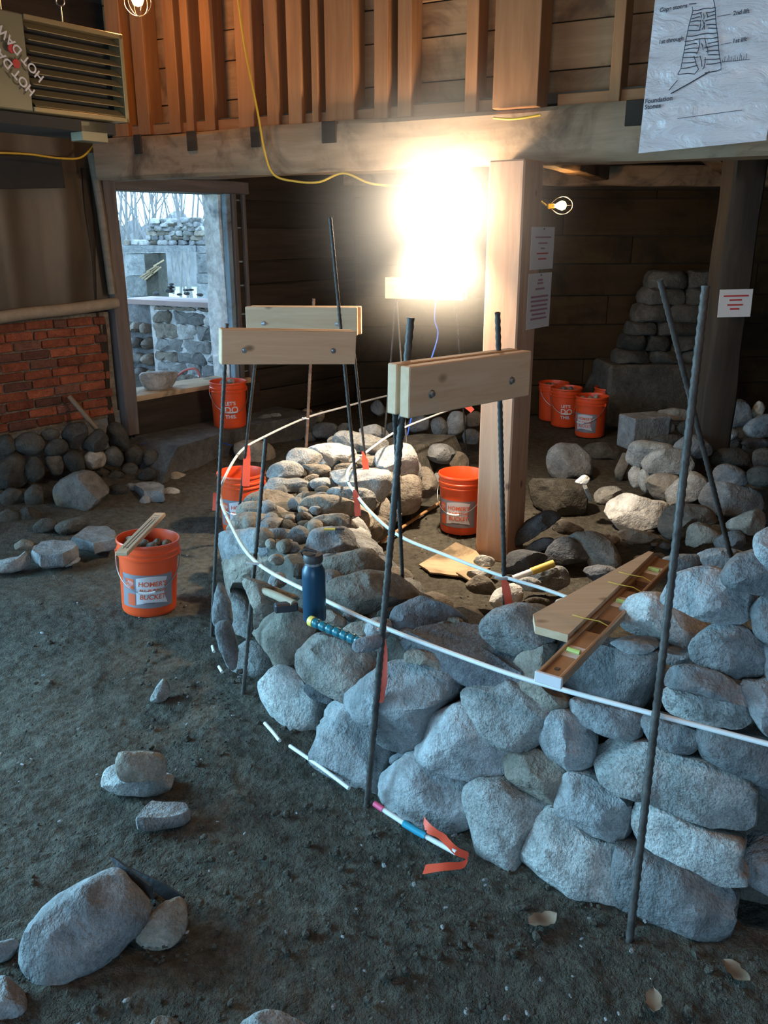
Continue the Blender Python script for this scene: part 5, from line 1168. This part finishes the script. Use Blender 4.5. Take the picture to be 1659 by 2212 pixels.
# wooden-handled hammer
a, b = pz(548, 1270, .49), pz(636, 1306, .51); wh = empty('wooden_hammer', (a + b) / 2); tag(wh, 'old hammer with a bare wooden handle left of the bottle', 'hammer')
tube('handle', smooth_path([a, a.lerp(b, .5) + Vector((0, 0, .006)), b], 5), lambda i: .013 + .004 * (i / 10), 'ash_handle', wh, 10)
box('head', pz(618, 1311, .50), (.085, .034, .034), 'dark_iron', wh, (1, .25, 0), bev=.006)
pc = empty('pencil', pz(722, 1143, .55)); tag(pc, 'yellow pencil lying on a block on top of the wall', 'pencil')
a, b = pz(700, 1143, .545), pz(744, 1143, .545); tube('barrel', [a, a.lerp(b, .55)], .006, 'yellow', pc, 6); tube('dark_end', [a.lerp(b, .55), b], .006, 'cap_dark', pc, 6)
a, b = pz(1108, 1250, .16), pz(1196, 1217, .22); yh = empty('yellow_handle_tool', (a + b) / 2); tag(yh, 'tool with a white and yellow handle lying by the post foot', 'tool')
tube('handle', [a, a.lerp(b, .45)], .016, 'print_white', yh, 12); tube('grip', [a.lerp(b, .45), b], .019, 'yellow', yh, 12)
# spirit level with the tapered batter board strapped to it
a, b = pz(1187, 1466, .70), pz(1436, 1212, .715); d = (b - a).normalized(); nl = d.cross(Vector((0, 0, 1))).normalized()
up = Vector((-.12, -.18, 1)).normalized(); up = (up - d * up.dot(d)).normalized(); side = d.cross(up).normalized()
lv = empty('spirit_level', (a + b) / 2); tag(lv, 'long copper-coloured spirit level lying across the top of the wall', 'level')
def lvp(f, u=0, s=0): return a.lerp(b, f) + up * u + side * s
LW, LT = .070, .026
bar('flange', lvp(0, .0, LW / 2 - .006), lvp(1, .0, LW / 2 - .006), .012, LT, 'copper_level', lv, up)
bar('flange', lvp(0, .0, -LW / 2 + .006), lvp(1, .0, -LW / 2 + .006), .012, LT, 'copper_level', lv, up)
for f0, f1 in ((.0, .13), (.20, .31), (.41, .52), (.60, .66), (.76, .84), (.91, 1.0)): bar('web', lvp(f0), lvp(f1), LW - .02, LT * .45, 'copper_level', lv, up, 0)
for f0, f1 in ((.31, .41), (.66, .76)): bar('hand_hole', lvp(f0, -.009), lvp(f1, -.009), LW - .022, .003, 'level_groove', lv, up, 0)
for f0, f1 in ((.13, .20), (.52, .60), (.84, .91)):
    w_v = bar('vial_block', lvp(f0), lvp(f1), LW - .022, LT * .5, 'label_white', lv, up, 0); tube('vial', [lvp((f0 + f1) / 2, .008, -.018), lvp((f0 + f1) / 2, .008, .018)], .009, 'vial_green', w_v, 10)
bar('end_cap', lvp(-.012), lvp(0), LW + .004, LT + .004, 'label_white', lv, up, .002)
v, f = txt('|||', .02); mesh_obj('hang_hole', *box_data(.012, .012, .002), 'cap_dark', lv, Matrix.Translation(lvp(.05, LT / 2 * .5)) @ frame(d, up))
# tapered board
A0, A1 = lvp(.22, .012, -.040), lvp(1.0, .012, -.040)
q0, q1 = -side * .135, -side * .018
top = up * .010
Vb = [A0, A1, A1 + q1, A0.lerp(A1, .09) + q0 * 1.0, A0 + q0 * .72]
Vb = [v - up * .012 for v in Vb] + [v + up * .012 for v in Vb]
cb_ = sum(Vb, Vector()) / len(Vb)
tb = mesh_obj('batter_board', [v - cb_ for v in Vb], [(0, 1, 2, 3, 4), (9, 8, 7, 6, 5), (0, 5, 6, 1), (1, 6, 7, 2), (2, 7, 8, 3), (3, 8, 9, 4), (4, 9, 5, 0)], 'pine_new', None, Matrix.Translation(cb_)); tag(tb, 'tapered wooden board strapped along the spirit level', 'board')
for k, f in enumerate((.34, .64, .74)):
    el = tube('elastic_band', [lvp(f, .030, -.075), lvp(f + .006, .026, -.04), lvp(f + .02, .022, .0), lvp(f + .03, .005, .034)], 0.0015, 'yellow', None, 6); tag(el, ('nearest', 'middle', 'farthest')[k] + ' yellow elastic band holding the board to the level', 'band')

# ================================================================== HEATER, CORDS, LAMPS
def pw(px, py, t): return pt(px, py, t)
hA, hB = pw(66, 140, 4.30), pw(272, 168, 4.75); hd_ = Vector((hB.x - hA.x, hB.y - hA.y, 0)).normalized(); hn = Vector((hd_.y, -hd_.x, 0))
def hp(px, py, n=0.0): return pplane(px, py, hA + hn * n, hn)
def hz(px, py): q = hp(px, py); return (q - hA).dot(hd_), q.z
h_top = (hz(66, 40)[1] + hz(268, 68)[1]) / 2; h_bot = (hz(78, 240)[1] + hz(274, 266)[1]) / 2; hL = hz(272, 168)[0]
he = empty('unit_heater', hA); tag(he, 'beige louvred unit heater hanging from the ceiling at upper left', 'heater')
def hq(u, z, n=0.0): q = hA + hd_ * u + hn * n; return Vector((q.x, q.y, z))
bar('casing', hq(-.75, (h_top + h_bot) / 2, -.26), hq(-.005, (h_top + h_bot) / 2, -.26), .50, h_top - h_bot, 'heater_grey', he, bev=.006)
bar('louver_back', hq(0, (h_top + h_bot) / 2, -.30), hq(hL, (h_top + h_bot) / 2, -.30), .40, h_top - h_bot - .02, 'heater_inside', he)
for z in (h_top - .012, h_bot + .012): bar('louver_frame', hq(-.005, z, -.05), hq(hL, z, -.05), .10, .024, 'louver_tan', he)
bar('louver_frame', hq(hL - .01, h_bot, -.05), hq(hL - .01, h_top, -.05), .10, .024, 'louver_tan', he, up=hd_)
for k in range(8):
    z = h_bot + .045 + (h_top - h_bot - .09) * k / 7; box('slat', hq(hL / 2, z, -.03), (hL - .02, .055, .004), 'louver_tan', he, hd_, Vector((0, 0, 1)) + hn * .75, bev=0)
bar('warning_sticker', hq(hL + .003, h_bot + .16, -.02), hq(hL + .003, h_bot + .32, -.02), .02, .005, 'sticker_orange', he, up=hd_)
bar('underbox', hq(.30, h_bot - .06, -.10), hq(.47, h_bot - .06, -.10), .10, .10, 'heater_grey', he)
bar('bracket', hq(-.5, h_bot - .035, -.25), hq(hL * .9, h_bot - .035, -.25), .40, .06, 'heater_inside', he)
for u in (-.05, .30):
    p = hq(u, h_top, -.12); tube('hanger_rod', [p, p + Vector((0, 0, .10))], .004, 'steel', he, 6)
    ring = [p + Vector((.022 * math.cos(a), 0, .122 + .022 * math.sin(a))) for a in [k * .5236 for k in range(13)]]; tube('eye', ring, .004, 'steel', he, 6)
    tube('hanger_chain', [p + Vector((0, 0, .144)), Vector((p.x, p.y, CEIL))], .004, 'steel', he, 6)
FL = frame(hd_, (0, 0, 1))
for body, u, z, s in (('HOT DAWG', -.075, h_top - .17, .062), ('HOT DAWG', -.135, h_top - .24, .062)):
    v, f = txt(body, s, .0012); rot = Matrix.Rotation(math.radians(135), 4, 'Z')
    M = Matrix.Translation(hq(u, z, .0)) @ FL @ Matrix.Rotation(math.pi / 2, 4, 'X') @ rot
    mesh_obj('brand_lettering', [Vector((q.x, q.y, .003)) for q in v], f, 'label_white', he, M @ Matrix.Translation((0, 0, .012)))
for u, z in ((-.10, h_top - .17), (-.085, h_top - .235)): 
    V, F = lathe_data([(0, .004), (.020, .003), (.022, 0)], 12); mesh_obj('red_flame_mark', [Vector((v[0], v[1], v[2])) for v in V], F, 'print_red', he, Matrix.Translation(hq(u, z, .0)) @ FL @ Matrix.Rotation(math.pi / 2, 4, 'X') @ Matrix.Translation((0, 0, .008)))
# cords
c1 = tube('extension_cord', smooth_path([bp(*b_of(512, -20, .05), .05), bp(*b_of(530, 110, .05), .05), bp(*b_of(556, 240, .06), .06), bp(*b_of(572, 330, .06), .06), bp(*b_of(592, 378, .05), .05), bp(*b_of(640, 392, .04), .04), bp(*b_of(690, 393, .03), .03), bp(*b_of(742, 374, .02), .02), bp(*b_of(800, 396, .02), .02), bp(*b_of(870, 400, .02), .02), Vector((.297, 4.93, 2.06)), Vector((.295, 4.87, 1.895))], 6), .0065, 'cord_yellow', None, 8); tag(c1, 'yellow lamp cord hanging in a loop in front of the upper wall', 'cord')
c2 = tube('extension_cord', smooth_path([wpix(-10, 330, .12), wpix(60, 333, .12), wpix(130, 342, .12), wpix(175, 340, .12), wpix(205, 312, .12)], 6), .007, 'cord_yellow', None, 8); tag(c2, 'yellow cord sagging below the heater', 'cord')
c3 = tube('extension_cord', smooth_path([bp(*b_of(1066, 255, .06), .06), bp(*b_of(1110, 257, .07), .07), bp(*b_of(1168, 248, .06), .06)], 6), .006, 'cord_yellow', None, 8); tag(c3, 'short run of yellow cord round the upper post', 'cord')
tw = tube('blue_twine', smooth_path([pt(942, 648, 5.5), pt(939, 690, 5.5), pt(946, 720, 5.5), pt(935, 765, 5.5), pt(900, 860, 5.6), pt(880, 940, 5.7)], 6), .005, 'twine_blue', None, 6); tag(tw, 'blue twine hanging from the farthest crossboard', 'twine')
t2 = tube('blue_twine', smooth_path([pz(306, 960, .24), pz(345, 937, .26), pz(385, 935, .23), pz(440, 946, .20), pz(500, 962, .19)], 6), .005, 'twine_blue', None, 6); tag(t2, 'blue twine trailing over the rubble on the ledge', 'twine')
t3 = tube('blue_twine', smooth_path([pz(610, 952, .06), pz(640, 951, .07), pz(668, 960, .05), pz(690, 972, .05)], 6), .006, 'twine_blue', None, 6); tag(t3, 'blue twine on the ground beyond the curved wall', 'twine')
sk = tube('leaning_stick', [wpix(150, 856, .05), pz(215, 935, .40), pz(292, 992, .12)], .018, 'grey_pole', None, 8); tag(sk, 'thin grey stick leaning on the heap against the bricks', 'stick')
# caged lamps
def lamp(name, loc, label, bulb, rb, axis, power, color, light_r):
    loc = Vector(loc); e = empty(name, loc); tag(e, label, 'lamp'); ax = Vector(axis).normalized(); M = Matrix.Translation(loc) @ frame(ax)
    V, F = lathe_data([(0, -rb), (rb * .7, -rb * .72), (rb, 0), (rb * .75, rb * .7), (rb * .4, rb * 1.25), (rb * .36, rb * 1.6), (0, rb * 1.62)], 20); mesh_obj('bulb', [Vector((-v[2], v[0], v[1])) for v in V], F, bulb, e, M, 180)
    V, F = lathe_data([(0, rb * 1.6), (rb * .5, rb * 1.6), (rb * .55, rb * 2.9), (rb * .3, rb * 3.1), (0, rb * 3.1)], 14); mesh_obj('socket', [Vector((-v[2], v[0], v[1])) for v in V], F, 'cord_yellow', e, M, 40)
    rb = .045
    for k in range(6):
        a = math.pi * k / 3; pts = [M @ Vector((x, r * math.cos(a), r * math.sin(a))) for x, r in ((-rb * 1.7, rb * .6), (-rb * .6, rb * 1.5), (rb * .6, rb * 1.6), (rb * 1.5, rb * .9), (rb * 1.8, 0))]; tube('cage_wire', smooth_path(pts, 4), .0018, 'steel', e, 5)
    ld = bpy.data.lights.new(name + '_light', 'POINT'); ld.energy = power; ld.color = color; ld.shadow_soft_size = light_r; lo = bpy.data.objects.new(name + '_light', ld); COL.objects.link(lo); lo.location = loc; lo.parent = e; lo.matrix_parent_inverse = e.matrix_world.inverted()
    return e
LAMP = Vector((.295, 4.78, 1.896))
lamp('work_lamp', LAMP, 'dazzling bare work lamp hanging below the beam beside the post', 'bulb_hot', .026, (0, -1, .05), 110, (1.0, .80, .56), .06)
ld = bpy.data.lights.new('added_down_spot', 'SPOT'); ld.energy = 420; ld.color = (1.0, .80, .56); ld.spot_size = math.radians(112); ld.spot_blend = .8; ld.shadow_soft_size = .05      # added spot at the bare bulb: brightens the stones below, spares the left heap
lo = bpy.data.objects.new('added_down_spot', ld); COL.objects.link(lo); lo.location = LAMP - Vector((0, .02, .06))
BULB2 = pt(1214, 444, 6.6)
lamp('caged_bulb', BULB2, 'small caged bulb glowing right of the post under the bay ceiling', 'bulb_warm', .036, (1, -.1, .05), 14, (1.0, .58, .22), .065)
tube_c = tube('lamp_cord', smooth_path([BULB2 + Vector((-.12, 0, .0)), BULB2 + Vector((-.2, .05, .1)), Vector((BULB2.x - .3, BULB2.y + .1, 2.42))], 5), .006, 'cord_yellow'); tag(tube_c, 'cord feeding the small caged bulb', 'cord')
BULB3 = pt(297, 0, 4.75)
lamp('ceiling_bulb', BULB3, 'warm bulb at the top edge lighting the upper planks', 'bulb_warm', .034, (0, 0, -1), 16, (1.0, .50, .16), .065)
tube_d = tube('lamp_cord', [BULB3 + Vector((0, 0, .13)), Vector((BULB3.x, BULB3.y, CEIL + .02))], .006, 'cord_yellow'); tag(tube_d, 'cord dropping from the ceiling to the top bulb', 'cord')

for k, (loc, pw_l, lab) in enumerate((((1.75, 1.5, 2.85), 30, 'assumed caged bulb hanging from the ceiling above the right end of the wall'), ((-.25, 1.75, 2.80), 30, 'assumed caged bulb hanging from the ceiling over the photographer'))):  # unseen bulbs, assumed from the warm light on the boards and post
    lamp('caged_bulb', loc, lab, 'bulb_warm', .030, (0, 0, -1), pw_l, (1.0, .52, .20), .065)
    cd_ = tube('lamp_cord', [Vector(loc) + Vector((0, 0, .13)), Vector((loc[0], loc[1], CEIL + .02))], .006, 'cord_yellow'); tag(cd_, 'cord of the ' + lab, 'cord')
# ================================================================== POSTER AND PAPERS
pA, pB = pt(1379, 331, 3.92), pt(1655, 303, 3.66)
pd = (pB - pA); pd.z = 0; pdl = pd.length * 1.0; pd.normalize(); pn = Vector((pd.y, -pd.x, 0)); hgt = .95
po = empty('diagram_poster', pA); tag(po, 'glossy plastic-covered poster with a wall diagram hanging at upper right', 'poster')
V, F = [], []
def pop(u, v, off=0.0): return pA + pd * u + Vector((0, 0, v)) + pn * off + (pB - pA - pd * (pB - pA).dot(pd)) * (u / pdl) + pd * .025 * v
for s in (0, -.004):
    for i in range(25):
        for j in range(25):
            u, v = pdl * i / 24, hgt * j / 24; V.append(pop(u, v, s + .006 * noise.noise(Vector((u * 7, v * 14, 1))) * (0 if i in (0, 24) else 1)))
for s in (0, 625):
    for i in range(24):
        for j in range(24):
            f = (s + i * 25 + j, s + (i + 1) * 25 + j, s + (i + 1) * 25 + j + 1, s + i * 25 + j + 1); F.append(f if s == 0 else f[::-1])
mesh_obj('film', V, F, 'poster_film', po, smooth=180)
def P2(x, y):                          # poster coordinates from a close crop of the photograph (1380,0 scale 5.946)
    px, py = 1380 + x / 5.946, y / 5.946; q = pplane(px, py, pA, pn); u = (q - pA).dot(pd); return u, q.z - pA.z - (pB.z - pA.z) * (u / pdl)
def stroke(pts, r=.0016, mat='print_dark'):
    W = []
    for x, y in pts: u, v = P2(x, y); W.append(pop(u - .025 * v, v, .009))
    tube('ink_line', W, r, mat, po, 4)
stroke([(690, 90), (700, 140), (650, 320), (620, 470), (590, 640), (545, 880), (505, 960)]); stroke([(960, -20), (985, 100), (995, 300), (1020, 480), (1035, 690), (1060, 830), (1060, 890), (1000, 915), (850, 940)])
rows_ = [(700, 140, 985, 95), (690, 185, 990, 145), (680, 240, 990, 195), (665, 285, 992, 250), (650, 335, 1000, 320), (635, 400, 1015, 360), (620, 470, 1015, 420), (595, 530, 1025, 480), (595, 580, 1030, 540), (585, 640, 1030, 590), (580, 690, 1035, 650), (565, 750, 1040, 700), (560, 815, 1050, 750), (545, 880, 1060, 800)]
for k, (x0, y0, x1, y1) in enumerate(rows_):
    a = .36 + .06 * (k % 2); b = .58 + .05 * (k % 3); full = k in (0, 6, 7)
    L = lambda f: (x0 + (x1 - x0) * f, y0 + (y1 - y0) * f + 8 * math.sin(9 * f + k))
    if full: stroke([L(f / 6) for f in range(7)])
    else: stroke([L(a * f / 3) for f in range(4)]); stroke([L(b + (1 - b) * f / 3) for f in range(4)])
for x0, y0, x1, y1 in ((800, 170, 805, 240), (835, 175, 840, 250), (870, 160, 890, 230), (800, 260, 785, 390), (825, 260, 850, 380), (850, 290, 820, 380), (790, 500, 770, 640), (850, 490, 870, 620), (810, 560, 830, 650), (770, 640, 740, 700), (880, 600, 890, 690), (710, 720, 745, 850), (790, 720, 815, 860), (860, 740, 840, 870), (750, 850, 770, 900), (845, 860, 820, 890)): stroke([(x0, y0), ((x0 + x1) / 2 + 6, (y0 + y1) / 2), (x1, y1)])
stroke([(505, 960), (640, 945), (720, 955), (765, 900)]); stroke([(915, 920), (650, 1075), (415, 1205)], .0022); stroke([(500, 1035), (390, 1165)]); stroke([(1010, 215), (1190, 185)], .001); stroke([(1060, 575), (1185, 550)], .001); stroke([(650, 55), (740, 50)]); stroke([(1070, 800), (1430, 765)], .001)
for k in range(12): stroke([(1080 + k * 27, 800 - k * 3), (1085 + k * 27 + (k % 3 - 1) * 8, 770 - k * 3 - (k * 37) % 60)], .001)
stroke([(500, 1525), (1330, 1415)], .001)
for body, x, y, s in (('Cope stones', 450, 105, .0225), ('2nd lift', 1320, 160, .0225), ('1st through', 420, 520, .0225), ('1st lift', 1300, 520, .0225), ('Foundation', 262, 1285, .0265), ('Stones', 185, 1370, .0265)):
    v, f = txt(body, s, .0006); u0, v0 = P2(x, y)
    mesh_obj('lettering', [pop(u0 - .025 * v0 + q.x, v0 + q.y, .010) for q in v], f, 'print_dark', po)
tube('hanging_string', [pop(.1, hgt), pop(.1, hgt) + Vector((0, .05, .25))], .002, 'steel', po, 5)
# papers on the right face of the post
RN = PD; RD = -PN                        # right face: normal along PD, running back along RD
def rp(u, z, off=.004): return post_l + PD * (PW + off) + RD * u + Vector((0, 0, z))
def rpix(px, py): q = pplane(px, py, post_l + PD * PW, PD); return (q - post_l).dot(RD), q.z
def sheet(label, x0, x1, y0, y1, lines, extra=0.0):
    (u0, z1), (u1, z0) = rpix(x0, y0), rpix(x1, y1); e = empty('paper_notice', rp((u0 + u1) / 2, z0)); tag(e, label, 'paper', 'notices on the posts')
    box('sheet', rp((u0 + u1) / 2, (z0 + z1) / 2, .003), (abs(u1 - u0), .002, z1 - z0), 'paper', e, RD, bev=0)
    for f, w, m in lines: box('print_line', rp((u0 + u1) / 2, z1 - (z1 - z0) * f, .0052), (abs(u1 - u0) * w, .001, (z1 - z0) * .035), m, e, RD, bev=0)
    box('pin', rp((u0 + u1) / 2, z1 - .01, .008), (.008, .008, .008), 'cap_dark', e, RD)
    return e
sheet('upper paper notice pinned to the post below the lamp', 1148, 1192, 490, 580, ((.24, .7, 'print_violet'), (.38, .4, 'print_violet'), (.50, .18, 'print_violet'), (.62, .5, 'print_red'), (.75, .35, 'print_red')))
sheet('lower paper notice pinned to the post', 1141, 1184, 592, 704, ((.12, .2, 'print_violet'), (.18, .25, 'print_violet'), (.28, .4, 'print_violet'), (.42, .75, 'print_violet'), (.5, .75, 'print_violet'), (.58, .7, 'print_violet'), (.66, .75, 'print_violet'), (.74, .6, 'print_violet'), (.82, .7, 'print_violet')))
c = pY(1588, 655, 5.55); sg = empty('paper_notice', c); tag(sg, 'white sign with faint red writing on the dark right-hand post', 'paper', 'notices on the posts')
box('sheet', c, (.212, .003, .17), 'paper', sg, (1, .05, .02), bev=0)
for dz, w, m in ((.045, .16, 'print_red'), (.02, .08, 'print_red'), (-.01, .10, 'print_red'), (-.035, .06, 'print_red')): box('print_line', c + Vector((0, -.003, dz)), (w, .001, .010), m, sg, (1, .05, .02), bev=0)

# ================================================================== SMALL THINGS ON THE GROUND
bl = loose('boulder', 'sawn pale boulder sitting on the door sill', p_, 'DR', [(318, 1870), (330, 1820), (480, 1800), (630, 1805), (630, 1880), (560, 1965), (440, 1995), (380, 1960)], z=Z_B + .06)
for k, (px, py, s, rz) in enumerate(((1172, 1988, .045, .4), (1412, 2165, .035, 1.3), (1590, 2100, .04, 2.1))):
    c = pz(px, py, .012); V, F = [], []
    for i in range(9):
        u = i / 8 * 2 - 1; w = max(0, 1 - u * u) ** .5 * (.55 + .08 * math.sin(i * 2.3 + k))
        for j in (-1, 0, 1): V.append(Vector((u * s, j * w * s, .005 * abs(j) + .004 * math.sin(i * .9 + k))))
    for i in range(8):
        for j in range(2): F.append((i * 3 + j, (i + 1) * 3 + j, (i + 1) * 3 + j + 1, i * 3 + j + 1))
    V2 = V + [v + Vector((0, 0, .0008)) for v in V]; F2 = F + [tuple(a + 27 for a in f[::-1]) for f in F]
    o = mesh_obj('dry_leaf', V2, F2, 'leaf_tan', None, Matrix.Translation(c) @ Matrix.Rotation(rz, 4, 'Z'), 180); tag(o, ('curled tan leaf below the boulders of the wall', 'tan leaf near the bottom edge at right', 'tan leaf in the dark right-hand corner')[k], 'leaf')
for k, (pts, lab) in enumerate((([(610, 738), (640, 750), (830, 900), (842, 975), (780, 950), (680, 850)], 'dark steel wedge blade propped behind the big foreground boulder'), ([(715, 800), (900, 885), (1010, 955), (1000, 985), (940, 990), (850, 930)], 'second dark blade lying flatter beside the propped one'))):
    P = crop('B4', pts); base = pz(*P[-2], .03) if k else pz(*P[3], .08); N = Vector((-.25, -.75, .6)).normalized()
    W = [pplane(x, y, base, N) for x, y in P]; c = sum(W, Vector()) / len(W); n = len(W); V = [w - c + N * .008 for w in W] + [w - c - N * .008 for w in W]
    o = mesh_obj('steel_wedge', V, [tuple(range(n)), tuple(range(n, 2 * n))[::-1]] + [(i, (i + 1) % n, n + (i + 1) % n, n + i) for i in range(n)], 'dark_iron', None, Matrix.Translation(c)); tag(o, lab, 'tool')
for k, (pts, z, lab) in enumerate(((((905, 1218), (985, 1170), (1030, 1190), (1060, 1225), (1000, 1243), (930, 1235)), .02, 'dirty plywood scrap on the ground left of the post'), (((985, 1235), (1035, 1222), (1065, 1240), (1030, 1262)), .03, 'small plywood scrap in front of the post'))):
    o = slab('plywood_scrap', 'plywood', 'px', pts, z, .014, jag=.02); tag(o, lab, 'board')
dk = loose('timber_offcut', 'dark timber offcut leaning behind the bucket group', 'field_dark', 'A6', [(560, 790), (600, 690), (640, 650), (665, 690), (640, 760), (590, 810)], z=.36); dk['category'] = 'offcut'
# pebbles and crumbs pressed in the dirt
R = random.Random(77); V, F = [], []
bm = bmesh.new(); bmesh.ops.create_icosphere(bm, subdivisions=1, radius=1.0); IV = [v.co.copy() for v in bm.verts]; bm.verts.index_update(); IF = [[v.index for v in f.verts] for f in bm.faces]; bm.free()
def in_wall(x, y):
    return False
for k in range(3600):
    px, py = R.uniform(-40, 1700), R.uniform(960, 2260)
    if k % 3 == 0: px, py = R.uniform(300, 1400), R.uniform(1380, 2100)
    p = pz(px, py, 0); s = R.uniform(.002, .007) if R.random() < .93 else R.uniform(.008, .018)
    if p.y > 7.2: continue
    o = len(V); rot = Matrix.Rotation(R.uniform(0, 6.28), 3, 'Z') @ Matrix.Rotation(R.uniform(-.6, .6), 3, 'X'); sc = Vector((R.uniform(.7, 1.5), R.uniform(.6, 1), R.uniform(.4, .8)))
    for v in IV: V.append(p + rot @ Vector((v.x * sc.x * s * R.uniform(.8, 1.1), v.y * sc.y * s, v.z * sc.z * s)))
    F += [tuple(a + o for a in f) for f in IF]
pb = mesh_obj('pebbles', V, F, 'dirt'); tag(pb, 'crumbs and pebbles scattered over the dirt floor', 'pebbles', kind='stuff')
V, F = [], []
for k in range(130):
    px, py = R.uniform(-40, 1500), R.uniform(1150, 2260); p = pz(px, py, .004); s = R.uniform(.003, .008)
    o = len(V); rot = Matrix.Rotation(R.uniform(0, 6.28), 3, 'Z') @ Matrix.Rotation(R.uniform(-.5, .5), 3, 'X')
    for v in IV: V.append(p + rot @ Vector((v.x * s * 1.5, v.y * s * .9, v.z * s * .4)))
    F += [tuple(a + o for a in f) for f in IF]
pc_ = mesh_obj('stone_chips', V, F, 'granite_grey'); tag(pc_, 'pale stone chips sprinkled on the dirt floor', 'chips', kind='stuff')
# added haze in place of lens glare, thinning out away from the lamp
m = bpy.data.materials.new('glare_haze'); m.use_nodes = True; nt = m.node_tree; nt.nodes.remove(nt.nodes['Principled BSDF'])
vsn = nt.nodes.new('ShaderNodeVolumeScatter'); vsn.inputs['Color'].default_value = (1, .93, .84, 1)
tcn = nt.nodes.new('ShaderNodeTexCoord'); ln_ = nt.nodes.new('ShaderNodeVectorMath'); ln_.operation = 'LENGTH'; link(nt, tcn.outputs['Object'], ln_.inputs[0])
mr_ = nt.nodes.new('ShaderNodeMapRange'); link(nt, ln_.outputs['Value'], mr_.inputs['Value']); mr_.inputs['From Min'].default_value = 0; mr_.inputs['From Max'].default_value = .95; mr_.inputs['To Min'].default_value = 1; mr_.inputs['To Max'].default_value = 0
pw_ = nt.nodes.new('ShaderNodeMath'); pw_.operation = 'POWER'; link(nt, mr_.outputs[0], pw_.inputs[0]); pw_.inputs[1].default_value = 3.0
ml_ = nt.nodes.new('ShaderNodeMath'); ml_.operation = 'MULTIPLY'; link(nt, pw_.outputs[0], ml_.inputs[0]); ml_.inputs[1].default_value = 2.5
link(nt, ml_.outputs[0], vsn.inputs['Density']); link(nt, vsn.outputs[0], nt.nodes['Material Output'].inputs['Volume'])
bm = bmesh.new(); bmesh.ops.create_icosphere(bm, subdivisions=4, radius=.95); me = bpy.data.meshes.new('glare_haze'); bm.to_mesh(me); bm.free(); me.materials.append(m)
tag(from_mesh('glare_haze', me, None, Matrix.Translation(LAMP)), 'added haze standing in for lens glare around the bright work lamp', 'haze', kind='stuff')
